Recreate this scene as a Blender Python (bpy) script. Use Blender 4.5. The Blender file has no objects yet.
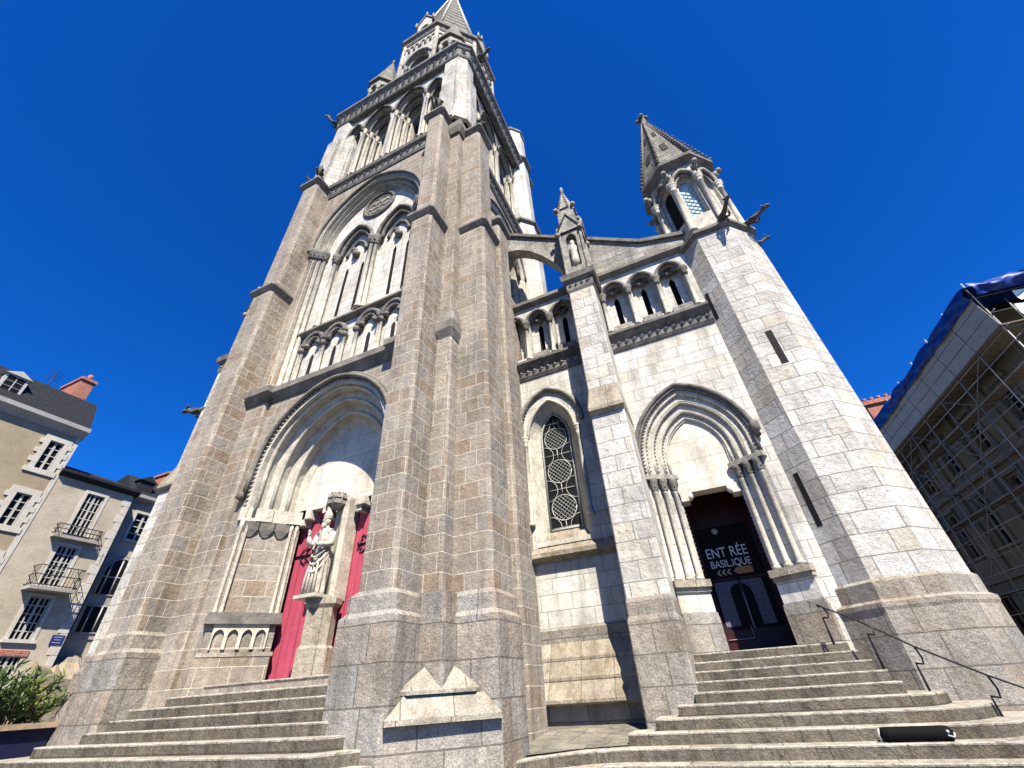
import bpy, bmesh, math, random
from mathutils import Vector, Matrix
random.seed(7)
PI = math.pi
sc = bpy.context.scene
col = sc.collection
# ------------------------------------------------------------------ camera, sky, sun, exposure
cd = bpy.data.cameras.new('camera'); cam = bpy.data.objects.new('camera', cd); col.objects.link(cam)
cd.sensor_width = 36.0; cd.lens = 424.28 / 1024 * 36.0; cd.clip_end = 4000; cd.clip_start = 0.05
YAW, PITCH, ROLL = math.radians(22.4475), math.radians(35.9006), math.radians(-3.8363)
fwd = Vector((-math.sin(YAW) * math.cos(PITCH), math.cos(YAW) * math.cos(PITCH), math.sin(PITCH)))
rgt = Vector((math.cos(YAW), math.sin(YAW), 0)); upv = rgt.cross(fwd)
r2 = rgt * math.cos(ROLL) + upv * math.sin(ROLL); u2 = -rgt * math.sin(ROLL) + upv * math.cos(ROLL)
m = Matrix((r2, u2, -fwd)).transposed().to_4x4(); m.translation = (0, 0, 1.52)
cam.matrix_world = m
sc.camera = cam
SUN_EL, SUN_RATIO = math.radians(52), 0.70          # ratio: how far right of straight-on the sun stands
ax, ay = SUN_RATIO, -1.0
n_ = math.hypot(ax, ay)
sv = Vector((ax / n_ * math.cos(SUN_EL), ay / n_ * math.cos(SUN_EL), math.sin(SUN_EL)))
w = bpy.data.worlds.new('World'); sc.world = w; w.use_nodes = True
wn = w.node_tree.nodes; wl = w.node_tree.links
sky = wn.new('ShaderNodeTexSky'); sky.sky_type = 'NISHITA'; sky.sun_disc = False
sky.sun_elevation = SUN_EL; sky.sun_rotation = math.atan2(sv.x, sv.y)
sky.altitude = 1500; sky.air_density = 1.0; sky.dust_density = 0.0; sky.ozone_density = 4.0
hs = wn.new('ShaderNodeHueSaturation'); hs.inputs['Saturation'].default_value = 1.25
tint = wn.new('ShaderNodeMix'); tint.data_type = 'RGBA'; tint.blend_type = 'MULTIPLY'; tint.inputs[0].default_value = 1.0; tint.inputs[7].default_value = (0.18, 0.95, 1.75, 1)
wl.new(sky.outputs[0], hs.inputs['Color']); wl.new(hs.outputs[0], tint.inputs[6]); wl.new(tint.outputs[2], wn['Background'].inputs[0])
wn['Background'].inputs[1].default_value = 0.05
sl = bpy.data.lights.new('sun', 'SUN'); sl.energy = 5.0; sl.angle = math.radians(0.5); sl.color = (1.0, 0.92, 0.79)
so = bpy.data.objects.new('sun', sl); col.objects.link(so)
so.rotation_euler = sv.to_track_quat('Z', 'Y').to_euler()
sc.view_settings.view_transform = 'Standard'; sc.view_settings.look = 'None'
sc.view_settings.exposure = 1.25; sc.view_settings.gamma = 1.0
sc.render.engine = 'CYCLES'
sc.cycles.diffuse_bounces = 1

# ------------------------------------------------------------------ materials
def newmat(name, rough=0.85):
    mt = bpy.data.materials.new(name); mt.use_nodes = True
    nt = mt.node_tree; b = nt.nodes['Principled BSDF']; b.inputs['Roughness'].default_value = rough
    b.inputs['Specular IOR Level'].default_value = 0.25
    return mt, nt, b
def N(nt, t, **kw):
    n = nt.nodes.new(t)
    for k, v in kw.items():
        if k in n.inputs: n.inputs[k].default_value = v
        else: setattr(n, k, v)
    return n
def ramp(nt, src, stops, interp='LINEAR'):
    r = nt.nodes.new('ShaderNodeValToRGB'); cr = r.color_ramp; cr.interpolation = interp
    while len(cr.elements) < len(stops): cr.elements.new(0.5)
    for e, (p, c) in zip(cr.elements, stops):
        e.position = p; e.color = (*c, 1) if len(c) == 3 else (c[0], c[0], c[0], 1)
    nt.links.new(src, r.inputs[0]); return r.outputs[0]
def mix(nt, a, b, f, mode='MIX'):
    x = nt.nodes.new('ShaderNodeMix'); x.data_type = 'RGBA'; x.blend_type = mode
    for i, v in ((6, a), (7, b), (0, f)):
        if hasattr(v, 'links') or hasattr(v, 'is_linked'): nt.links.new(v, x.inputs[i])
        elif i == 0: x.inputs[0].default_value = v
        else: x.inputs[i].default_value = (*v, 1)
    return x.outputs[2]
def objc(nt): return nt.nodes.new('ShaderNodeTexCoord').outputs['Object']
def noise(nt, vec, scale, det=4, rough=0.6, out='Fac'):
    n = N(nt, 'ShaderNodeTexNoise', Scale=scale, Detail=det, Roughness=rough)
    nt.links.new(vec, n.inputs['Vector']); return n.outputs[out]
def mapping(nt, vec, s):
    mp = N(nt, 'ShaderNodeMapping'); mp.inputs['Scale'].default_value = s; nt.links.new(vec, mp.inputs[0]); return mp.outputs[0]
def bump(nt, b, h, st=0.4, dist=0.02, prev=None):
    bp = N(nt, 'ShaderNodeBump', Strength=st, Distance=dist); nt.links.new(h, bp.inputs['Height'])
    if prev is not None: nt.links.new(prev, bp.inputs['Normal'])
    nt.links.new(bp.outputs[0], b.inputs['Normal']); return bp.outputs[0]

def masonry(name, pal, mortar, bw=0.8, rh=0.42, ms=0.012, speck=0.35, stain=(0.5, (0.6, 0.57, 0.52)), rough_face=0.3, stain_scale=0.5, seed=0.0, jb=0.6):
    """stone blocks: every block its own tint, joints, grain and weather stains"""
    mt, nt, b = newmat(name); L = nt.links
    uv = nt.nodes.new('ShaderNodeUVMap').outputs[0]
    oc = objc(nt)
    wob = noise(nt, oc, 3.0, 2, 0.5, 'Color')
    va = N(nt, 'ShaderNodeVectorMath', operation='MULTIPLY_ADD'); L.new(wob, va.inputs[0])
    va.inputs[1].default_value = (0.018, 0.014, 0); L.new(uv, va.inputs[2])
    def brick(bw, rh, sq, off):
        br = N(nt, 'ShaderNodeTexBrick', Scale=1.0)
        br.offset = off; br.offset_frequency = 2; br.squash = sq; br.squash_frequency = 3
        br.inputs['Color1'].default_value = (0, 0, 0, 1); br.inputs['Color2'].default_value = (1, 1, 1, 1); br.inputs['Mortar'].default_value = (0.5, 0.5, 0.5, 1)
        br.inputs['Brick Width'].default_value = bw; br.inputs['Row Height'].default_value = rh
        br.inputs['Mortar Size'].default_value = ms; br.inputs['Mortar Smooth'].default_value = 0.3
        L.new(va.outputs[0], br.inputs['Vector']); return br
    br = brick(bw, rh, 0.72, 0.42)
    stops = [((i + 0.5) / len(pal), c) for i, c in enumerate(pal)]
    c = ramp(nt, br.outputs['Color'], stops)
    # second, offset lattice of patches so that neighbours vary in value as well as hue
    pv = ramp(nt, noise(nt, oc, 0.9, 3, 0.6), [(0.3, (0.78,)), (0.7, (1.15,))])
    c = mix(nt, c, pv, 1.0, 'MULTIPLY')
    sp = ramp(nt, noise(nt, oc, 42, 3, 0.75), [(0.28, (1 - speck,) * 1), (0.5, (1.0,)), (0.74, (1 + speck * 0.8,))])
    c = mix(nt, c, sp, 1.0, 'MULTIPLY')
    sp2 = ramp(nt, noise(nt, oc, 9, 5, 0.7), [(0.3, (0.74,)), (0.55, (1.0,)), (0.8, (1.12,))])
    c = mix(nt, c, sp2, 0.8, 'MULTIPLY')
    st = ramp(nt, noise(nt, mapping(nt, oc, (1.5, 1.5, 0.5)), stain_scale * 2, 6, 0.7), [(0.48, (0,)), (0.72, (1,))])
    fm = N(nt, 'ShaderNodeMath', operation='MULTIPLY'); L.new(st, fm.inputs[0]); fm.inputs[1].default_value = stain[0]
    c = mix(nt, c, mix(nt, c, stain[1], 1.0, 'MULTIPLY'), fm.outputs[0])
    c = mix(nt, c, ramp(nt, noise(nt, mapping(nt, oc, (3.2, 3.2, 0.22)), 1.0, 5, 0.65), [(0.34, (0.78,)), (0.5, (1.0,)), (0.7, (1.06,))]), 1.0, 'MULTIPLY')
    mf = N(nt, 'ShaderNodeMath', operation='MULTIPLY'); L.new(br.outputs['Fac'], mf.inputs[0]); mf.inputs[1].default_value = jb
    c = mix(nt, c, mortar, mf.outputs[0])
    L.new(c, b.inputs['Base Color'])
    inv = N(nt, 'ShaderNodeMath', operation='SUBTRACT'); inv.inputs[0].default_value = 1.0; L.new(br.outputs['Fac'], inv.inputs[1])
    p = bump(nt, b, inv.outputs[0], 0.6, 0.02)
    p = bump(nt, b, noise(nt, oc, 7, 6, 0.7), rough_face, 0.12, p)
    bump(nt, b, noise(nt, oc, 45, 3, 0.7), rough_face * 0.8, 0.02, p)
    return mt
def carved(name, base, dark, grime=0.5, scale=2.5, rough_face=0.3, joints=None):
    """dressed, weathered stone without regular blocks"""
    mt, nt, b = newmat(name); oc = objc(nt)
    f = ramp(nt, noise(nt, oc, scale, 7, 0.72), [(0.38, (0,)), (0.68, (1,))])
    fm = N(nt, 'ShaderNodeMath', operation='MULTIPLY'); nt.links.new(f, fm.inputs[0]); fm.inputs[1].default_value = grime
    c = mix(nt, base, dark, fm.outputs[0])
    sp = ramp(nt, noise(nt, oc, 26, 4, 0.75), [(0.28, (0.62,)), (0.5, (1.0,)), (0.75, (1.22,))])
    c = mix(nt, c, sp, 0.9, 'MULTIPLY')
    nt.links.new(c, b.inputs['Base Color'])
    p = bump(nt, b, noise(nt, oc, 9, 6, 0.7), rough_face, 0.06)
    bump(nt, b, noise(nt, oc, 50, 3, 0.7), rough_face * 0.7, 0.015, p)
    return mt
def plain(name, c, rough=0.6, metal=0.0, var=0.25, scale=6, spec=0.3):
    mt, nt, b = newmat(name, rough); b.inputs['Metallic'].default_value = metal; b.inputs['Specular IOR Level'].default_value = spec
    f = ramp(nt, noise(nt, objc(nt), scale, 5, 0.65), [(0.3, (1 - var,)), (0.7, (1 + var,))])
    nt.links.new(mix(nt, c, f, 1.0, 'MULTIPLY'), b.inputs['Base Color']); return mt

M = {}
M['granite'] = masonry('granite', [(0.275, 0.215, 0.155), (0.31, 0.27, 0.22), (0.325, 0.275, 0.215), (0.27, 0.245, 0.21), (0.31, 0.265, 0.215), (0.28, 0.23, 0.175), (0.33, 0.295, 0.25), (0.285, 0.25, 0.205)],
                       (0.58, 0.525, 0.43), 0.66, 0.36, 0.009, 0.42, (0.8, (0.52, 0.49, 0.45)), 0.4, 0.45, jb=0.75)
M['granite_base'] = masonry('granite_base', [(0.275, 0.245, 0.205), (0.32, 0.30, 0.27), (0.29, 0.235, 0.175), (0.345, 0.32, 0.28), (0.25, 0.238, 0.215), (0.325, 0.285, 0.235)],
                       (0.11, 0.10, 0.085), 0.95, 0.55, 0.014, 0.6, (0.85, (0.5, 0.47, 0.41)), 0.5, 0.8, jb=0.8)
M['lime'] = masonry('limestone', [(0.54, 0.52, 0.465), (0.58, 0.56, 0.51), (0.49, 0.475, 0.435), (0.55, 0.515, 0.435), (0.60, 0.585, 0.55)],
                    (0.21, 0.195, 0.165), 0.9, 0.40, 0.010, 0.2, (0.75, (0.6, 0.56, 0.5)), 0.25, 0.6, jb=0.75)
M['belfry'] = masonry('weathered_white_stone', [(0.46, 0.445, 0.40), (0.52, 0.50, 0.46), (0.41, 0.395, 0.36), (0.48, 0.45, 0.38)],
                    (0.16, 0.15, 0.13), 0.8, 0.38, 0.013, 0.3, (0.95, (0.42, 0.4, 0.36)), 0.35, 0.5, jb=0.85)
M['rough'] = masonry('rock_faced_limestone', [(0.50, 0.485, 0.445), (0.57, 0.55, 0.50), (0.43, 0.415, 0.38), (0.54, 0.49, 0.40), (0.59, 0.575, 0.54)],
                     (0.20, 0.185, 0.16), 0.85, 0.45, 0.014, 0.32, (0.6, (0.62, 0.58, 0.52)), 0.5, 0.8, jb=0.75)
M['weath'] = masonry('weathered_limestone', [(0.30, 0.285, 0.25), (0.38, 0.36, 0.32), (0.25, 0.24, 0.215), (0.34, 0.31, 0.25)],
                     (0.14, 0.13, 0.115), 0.8, 0.36, 0.014, 0.45, (0.85, (0.4, 0.38, 0.35)), 0.6, 0.9, jb=0.8)
M['tread'] = masonry('worn_sunlit_tread_stone', [(0.40, 0.37, 0.31), (0.35, 0.32, 0.265), (0.44, 0.405, 0.335)],
                     (0.10, 0.09, 0.075), 1.35, 7.0, 0.012, 0.45, (0.9, (0.45, 0.42, 0.36)), 0.5, 1.8, jb=0.8)  # worn stone, made paler still: sunlight on the tread tops is in the colour
M['step'] = masonry('shaded_step_granite', [(0.145, 0.13, 0.10), (0.12, 0.108, 0.085), (0.17, 0.148, 0.11), (0.13, 0.108, 0.08)],
                     (0.07, 0.06, 0.05), 1.35, 7.0, 0.012, 0.5, (0.95, (0.32, 0.29, 0.24)), 0.6, 1.6, jb=0.85)  # stained stone, darkened more so the riser faces hold their shade in colour
M['carv'] = carved('carved_limestone', (0.53, 0.495, 0.415), (0.21, 0.19, 0.15), 0.75, 3.0, 0.35)
M['grime'] = carved('grimed_limestone', (0.340, 0.319, 0.276), (0.060, 0.055, 0.048), 0.9, 3.2, 0.5)
M['spire'] = masonry('spire_stone', [(0.18, 0.172, 0.15), (0.23, 0.22, 0.19), (0.14, 0.135, 0.12)], (0.05, 0.048, 0.04), 0.7, 0.3, 0.02, 0.5, (0.9, (0.4, 0.38, 0.35)), 0.5, 0.9, jb=0.85)
M['garg'] = carved('gargoyle_stone', (0.10, 0.095, 0.085), (0.03, 0.028, 0.025), 0.8, 5.0, 0.4)
M['black'] = carved('blackened_shade_stone', (0.19, 0.178, 0.16), (0.03, 0.028, 0.025), 0.85, 3.0, 0.45)  # grime, darkened further to stand in for shade in cornice crevices
M['corn'] = carved('cornice_granite', (0.22, 0.2, 0.17), (0.055, 0.05, 0.043), 0.8, 2.0, 0.35)  # kept dark so cornices and drips carry their underside shade in the colour
M['ledge'] = masonry('ledge_granite', [(0.33, 0.295, 0.235), (0.29, 0.25, 0.19), (0.37, 0.335, 0.275)], (0.11, 0.10, 0.08), 1.1, 7.0, 0.01, 0.5, (0.9, (0.5, 0.42, 0.3)), 0.5, 1.3, jb=0.75)
M['pave'] = masonry('paving_stone', [(0.24, 0.22, 0.18), (0.28, 0.255, 0.21), (0.20, 0.185, 0.155)], (0.09, 0.08, 0.065), 0.7, 0.5, 0.014, 0.5, (0.9, (0.5, 0.46, 0.4)), 0.6, 1.0, jb=0.8)
M['tympan'] = masonry('tympanum_stone', [(0.60, 0.55, 0.46), (0.63, 0.59, 0.5), (0.57, 0.53, 0.45)], (0.2, 0.18, 0.14), 2.4, 0.62, 0.007, 0.15, (0.6, (0.68, 0.62, 0.5)), 0.15, 0.9, jb=0.7)
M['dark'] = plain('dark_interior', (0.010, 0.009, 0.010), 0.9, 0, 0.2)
M['door'] = plain('crimson_door_paint', (0.36, 0.055, 0.09), 0.75, 0, 0.14, 5)
M['maroon'] = plain('dark_maroon_wood', (0.035, 0.006, 0.007), 0.5, 0, 0.3, 5)
M['iron'] = plain('black_iron', (0.018, 0.018, 0.02), 0.5, 0.3, 0.3, 20)
M['lead'] = plain('lead_came', (0.36, 0.37, 0.35), 0.6, 0.0, 0.2, 20)
M['glass'] = plain('dark_leaded_glass', (0.010, 0.011, 0.013), 0.35, 0, 0.5, 14, 0.2)
M['paleglass'] = plain('pale_blue_glass', (0.35, 0.52, 0.60), 0.2, 0, 0.35, 8, 0.5)
M['slate'] = plain('slate', (0.022, 0.024, 0.03), 0.85, 0, 0.4, 9, 0.1)
M['white'] = plain('white_paint', (0.42, 0.41, 0.38), 0.6, 0, 0.06)
M['sign'] = plain('sign_lettering_white', (0.82, 0.82, 0.80), 0.6, 0, 0.03)
M['arrow'] = plain('sign_arrow_brown', (0.55, 0.22, 0.07), 0.6, 0, 0.15)
M['arrowpale'] = plain('sign_chevron_tan', (0.62, 0.40, 0.27), 0.6, 0, 0.1)
M['facade_reflection'] = plain('pale_facade_reflection', (0.14, 0.145, 0.165), 0.8, 0, 0.4, 16)  # tone of a pale facade reflected in the door glass
M['render1'] = carved('beige_render', (0.37, 0.305, 0.205), (0.25, 0.20, 0.135), 0.8, 0.9, 0.2)
M['render2'] = carved('cream_render', (0.47, 0.415, 0.325), (0.30, 0.255, 0.185), 0.85, 0.8, 0.25)
M['render3'] = carved('grey_render', (0.33, 0.31, 0.28), (0.22, 0.2, 0.18), 0.6, 0.7, 0.12)
M['quoin'] = carved('pale_quoin_stone', (0.54, 0.51, 0.45), (0.38, 0.35, 0.29), 0.6, 1.8, 0.12)
M['zinc'] = plain('zinc', (0.33, 0.32, 0.30), 0.5, 0.1, 0.15, 2)
M['brickred'] = masonry('red_brick', [(0.36, 0.09, 0.05), (0.44, 0.13, 0.08), (0.30, 0.08, 0.05), (0.5, 0.17, 0.1)], (0.42, 0.36, 0.3), 0.24, 0.085, 0.012, 0.25, (0.4, (0.5, 0.5, 0.5)), 0.2, 1.0)
M['rubble'] = masonry('rubble_stone', [(0.27, 0.22, 0.15), (0.31, 0.27, 0.20), (0.22, 0.195, 0.16), (0.32, 0.25, 0.15)], (0.32, 0.28, 0.21), 0.45, 0.28, 0.03, 0.4, (0.5, (0.6, 0.55, 0.5)), 0.6, 1.5)
M['oldwall'] = carved('old_grey_brown_wall', (0.20, 0.175, 0.125), (0.09, 0.078, 0.058), 0.6, 0.6, 0.2)
M['pole'] = plain('galvanised_tube', (0.20, 0.20, 0.20), 0.5, 0.4, 0.15, 12)
M['deck'] = plain('scaffold_board', (0.13, 0.11, 0.085), 0.8, 0, 0.3, 5)
M['panel'] = plain('grey_cladding_sheet', (0.27, 0.265, 0.235), 0.7, 0.0, 0.12, 2)
M['tarp'] = plain('blue_tarpaulin', (0.001, 0.022, 0.16), 0.45, 0, 0.4, 3, 0.25)
M['tarpw'] = plain('white_sheeting', (0.72, 0.76, 0.82), 0.35, 0, 0.1, 3, 0.5)
M['leaf'] = plain('shrub_leaf', (0.055, 0.10, 0.025), 0.5, 0, 0.4, 4)
M['leafy'] = plain('shrub_leaf_yellow', (0.16, 0.19, 0.03), 0.5, 0, 0.3, 4)
M['bark'] = plain('bark', (0.10, 0.07, 0.05), 0.9, 0, 0.3, 9)
M['navy'] = plain('navy_planter', (0.012, 0.016, 0.05), 0.5, 0, 0.2)
M['wood'] = plain('weathered_wood', (0.32, 0.24, 0.16), 0.8, 0, 0.35, 7)
M['rust'] = plain('rusty_shutter', (0.24, 0.09, 0.035), 0.8, 0, 0.35, 6)
M['asphalt'] = carved('street_paving', (0.10, 0.095, 0.085), (0.06, 0.055, 0.05), 0.7, 0.8, 0.3)
M['bag'] = plain('black_bag_fabric', (0.004, 0.004, 0.0045), 0.8, 0, 0.2, 20, 0.1)
M['plate'] = plain('blue_enamel', (0.02, 0.035, 0.16), 0.35, 0, 0.1)
M['lamp_refl'] = plain('pale_reflection', (0.5, 0.48, 0.44), 0.4, 0, 0.1)  # tone of a light mirrored in the entrance glass

# ------------------------------------------------------------------ geometry collector
class G:
    def __init__(s): s.v = []; s.f = []; s.sm = []
    def poly(s, pts, smooth=False):
        i = len(s.v); s.v += [Vector(p) for p in pts]; s.f.append(list(range(i, i + len(pts)))); s.sm.append(smooth)
    def box(s, x0, x1, y0, y1, z0, z1, T=None):
        T = T or (lambda a, b, c: (a, b, c))
        P = [T(*p) for p in ((x0, y0, z0), (x1, y0, z0), (x1, y1, z0), (x0, y1, z0), (x0, y0, z1), (x1, y0, z1), (x1, y1, z1), (x0, y1, z1))]
        for q in ((0, 1, 5, 4), (1, 2, 6, 5), (2, 3, 7, 6), (3, 0, 4, 7), (4, 5, 6, 7), (3, 2, 1, 0)): s.poly([P[i] for i in q])
    def loft(s, rings, closed=True, c0=True, c1=True, smooth=False):
        n = len(rings[0])
        for a, b in zip(rings, rings[1:]):
            for i in range(n if closed else n - 1):
                j = (i + 1) % n; s.poly([a[i], a[j], b[j], b[i]], smooth)
        if closed and c0: s.poly(list(rings[0])[::-1])
        if closed and c1: s.poly(rings[-1])
    def prism(s, pl, z0, z1, top=None):
        top = top or pl
        s.loft([[(x, y, z0) for x, y in pl], [(x, y, z1) for x, y in top]])
    def tube(s, path, r, n=8, smooth=True, caps=True):
        path = [Vector(p) for p in path]; rings = []
        rr = r if isinstance(r, (list, tuple)) else [r] * len(path)
        ref = None
        for i, p in enumerate(path):
            t = (path[min(i + 1, len(path) - 1)] - path[max(i - 1, 0)]).normalized()
            if ref is None: ref = Vector((0, 0, 1)) if abs(t.z) < 0.9 else Vector((1, 0, 0))
            a = (ref - t * ref.dot(t))
            if a.length < 1e-4: a = t.orthogonal()
            a.normalize(); ref = a; b = t.cross(a)
            rings.append([p + (a * math.cos(k * 2 * PI / n) + b * math.sin(k * 2 * PI / n)) * rr[i] for k in range(n)])
        s.loft(rings, True, caps, caps, smooth)
    def lathe(s, cx, cy, prof, n=10, a0=0.0, smooth=True):
        s.loft([[(cx + r * math.cos(a0 + k * 2 * PI / n), cy + r * math.sin(a0 + k * 2 * PI / n), z) for k in range(n)] for r, z in prof], smooth=smooth)
    def ball(s, c, r, n=8, sx=1, sy=1, sz=1):
        c = Vector(c); rings = []
        for j in range(n // 2 + 1):
            t = -PI / 2 + PI * j / (n // 2); rr = max(math.cos(t), 0.02)
            rings.append([(c.x + r * sx * rr * math.cos(k * 2 * PI / n), c.y + r * sy * rr * math.sin(k * 2 * PI / n), c.z + r * sz * math.sin(t)) for k in range(n)])
        s.loft(rings, smooth=True)
    def sweep(s, path, prof, closed=False):
        """profile [(out, z)] along a plan path; out is to the right of travel"""
        P = [Vector((x, y)) for x, y in path]; n = len(P); off = []
        for i in range(n):
            def nrm(a, b):
                d = (b - a).normalized(); return Vector((d.y, -d.x))
            if closed: na, nb = nrm(P[i - 1], P[i]), nrm(P[i], P[(i + 1) % n])
            else:
                na = nrm(P[i - 1], P[i]) if i else nrm(P[0], P[1]); nb = nrm(P[i], P[i + 1]) if i < n - 1 else na
            mv = (na + nb); mv /= max(mv.dot(na), 0.25) if mv.length > 1e-4 else 1; off.append(mv)
        rings = [[(P[i].x + off[i].x * o, P[i].y + off[i].y * o, z) for o, z in prof] for i in range(n)]
        if closed: rings.append(rings[0])
        s.loft(rings, True, not closed, not closed)
    def build(s, name, mat, parent=None, label=None, merge=True):
        me = bpy.data.meshes.new(name)
        if merge:
            mp = {}; vs = []; ix = []
            for v in s.v:
                k = (round(v.x, 4), round(v.y, 4), round(v.z, 4))
                if k not in mp: mp[k] = len(vs); vs.append(v)
                ix.append(mp[k])
            fs = []; sm = []
            for f, q in zip(s.f, s.sm):
                g = []
                for i in f:
                    j = ix[i]
                    if j not in g: g.append(j)
                if len(g) > 2: fs.append(g); sm.append(q)
        else: vs, fs, sm = s.v, s.f, s.sm
        me.from_pydata([tuple(v) for v in vs], [], fs)
        me.polygons.foreach_set('use_smooth', sm)
        bm = bmesh.new(); bm.from_mesh(me); bmesh.ops.recalc_face_normals(bm, faces=bm.faces) if merge else None; bm.to_mesh(me); bm.free()
        uvl = me.uv_layers.new(name='UVMap'); 
        for p in me.polygons:
            nn = p.normal
            if abs(nn.z) > 0.8: t, b2 = Vector((1, 0, 0)), Vector((0, 1, 0))
            else:
                t = Vector((-nn.y, nn.x, 0)).normalized(); b2 = Vector((0, 0, 1))
            o_ = 0.37 * round(nn.x * 3) + 0.61 * round(nn.y * 3)
            for li in p.loop_indices:
                co = me.vertices[me.loops[li].vertex_index].co
                uvl.data[li].uv = (co.dot(t) + o_ + 60, co.dot(b2) + 20)
        me.materials.append(mat)
        o = bpy.data.objects.new(name, me); col.objects.link(o)
        if parent is not None: adopt(o, parent)
        if label: o['label'] = label
        return o
def adopt(o, parent):
    o.parent = parent
    o.matrix_parent_inverse = Matrix.Translation(-parent.location) if parent.parent is None else Matrix.Identity(4)
def tag(o, label=None, cat=None, group=None, kind=None):
    for k, v in (('label', label), ('category', cat), ('group', group), ('kind', kind)):
        if v: o[k] = v
    return o
def thing(name, label, cat, loc, group=None):
    o = bpy.data.objects.new(name, None); o.empty_display_size = 0.3; col.objects.link(o); o.location = loc
    return tag(o, label, cat, group)
# frames: T(u, depth, z)
def front(Y): return lambda u, d, z: (u, Y + d, z)
def sideR(X): return lambda u, d, z: (X - d, u, z)          # wall facing +X, u runs along +Y
def sideL(X): return lambda u, d, z: (X + d, u, z)
def facet(p, q):
    p, q = Vector(p), Vector(q); t = (q - p).normalized(); inw = Vector((-t.y, t.x))
    return (lambda u, d, z: (p.x + t.x * u + inw.x * d, p.y + t.y * u + inw.y * d, z)), (q - p).length
def arch(c, a, h, zs, z0, n=10):
    R = (h * h + a * a) / (2 * a); Tm = math.acos(max(-1, (R - a) / R)); L = [(c - a, z0)]
    arc = [(c - a + R - R * math.cos(Tm * i / n), zs + R * math.sin(Tm * i / n)) for i in range(n + 1)]
    return L + arc + [(2 * c - x, z) for x, z in arc[-2::-1]] + [(c + a, z0)]
def wall(g, T, u0, u1, z0, z1, ops=(), d=0.0):
    q = lambda *P: g.poly([T(u, d, z) for u, z in P])
    cur = u0
    for op in sorted(ops, key=lambda o: o[0][0]):
        a, b = op[0][0], op[-1][0]; zb = op[0][1]
        if a > cur + 1e-5: q((cur, z0), (a, z0), (a, z1), (cur, z1))
        if zb > z0 + 1e-5: q((a, z0), (b, z0), (b, zb), (a, zb))
        for (x, z), (x2, z2) in zip(op[1:-1], op[2:-1]): q((x, z), (x2, z2), (x2, z1), (x, z1))
        cur = b
    if u1 > cur + 1e-5: q((cur, z0), (u1, z0), (u1, z1), (cur, z1))
def orders(g, T, st, smooth=False):
    for (A, da), (B, db) in zip(st, st[1:]):
        for i in range(len(A) - 1):
            g.poly([T(A[i][0], da, A[i][1]), T(A[i + 1][0], da, A[i + 1][1]), T(B[i + 1][0], db, B[i + 1][1]), T(B[i][0], db, B[i][1])], smooth)
def fill(g, T, P, d): g.poly([T(u, d, z) for u, z in P])
def hood(g, T, P, d, r, n=8): g.tube([T(u, d, z) for u, z in P], r, n)
def along(P, step):
    """points and tangents along a polyline"""
    out = []; acc = step / 2
    for (x, z), (x2, z2) in zip(P, P[1:]):
        L = math.hypot(x2 - x, z2 - z)
        while acc < L: out.append((x + (x2 - x) * acc / L, z + (z2 - z) * acc / L)); acc += step
        acc -= L
    return out
def stud(g, T, u, d, z, s):
    P = [T(u - s, d, z), T(u, d, z + s), T(u + s, d, z), T(u, d, z - s)]; a = T(u, d - s, z)
    for i in range(4): g.poly([P[i], P[(i + 1) % 4], a])
def colonnette(g, x, y, z0, z1, r, cap=0.3, n=8):
    g.lathe(x, y, [(r * 1.7, z0), (r * 1.7, z0 + r), (r * 1.2, z0 + 1.6 * r), (r * 1.45, z0 + 2.2 * r), (r, z0 + 3 * r), (r, z1 - cap), (r * 1.35, z1 - cap + 0.03), (r * 1.05, z1 - cap + 0.07),
                   (r * 1.3, z1 - cap * 0.55), (r * 1.75, z1 - cap * 0.3), (r * 1.6, z1 - cap * 0.22), (r * 2.0, z1 - 0.05), (r * 2.0, z1)], n)
def chpoly(x0, x1, y0, y1, c=0.085): return [(x0 + c, y0), (x1 - c, y0), (x1, y0 + c), (x1, y1 - c), (x1 - c, y1), (x0 + c, y1), (x0, y1 - c), (x0, y0 + c)]
def octo(cx, cy, a, rot=PI / 8):
    R = a / math.cos(PI / 8); return [(cx + R * math.cos(rot + k * PI / 4), cy + R * math.sin(rot + k * PI / 4)) for k in range(8)]
# ------------------------------------------------------------------ ground, street, steps
ZT, RS = 1.98, 0.165
g = G(); g.poly([(-900, -900, 0), (900, -900, 0), (900, 900, 0), (-900, 900, 0)])
tag(g.build('ground', M['asphalt']), kind='structure')
g = G()   # the street climbs on the left of the church and behind it
g.loft([[(-60, -40, z), (-15.3, -40, z), (-15.3, 5.2, z), (-13.4, 6.6, z), (-13.4, 60, z), (-60, 60, z)] for z in (-0.2, 0.86)])
tag(g.build('street', M['asphalt']), kind='structure')
g = G()
g.loft([[(5.6, 10.2, z), (40, 10.2, z), (40, 90, z), (4.9, 90, z), (4.9, 12.6, z)] for z in (-0.2, 0.42)])
tag(g.build('pavement', M['pave']), kind='structure')

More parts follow.
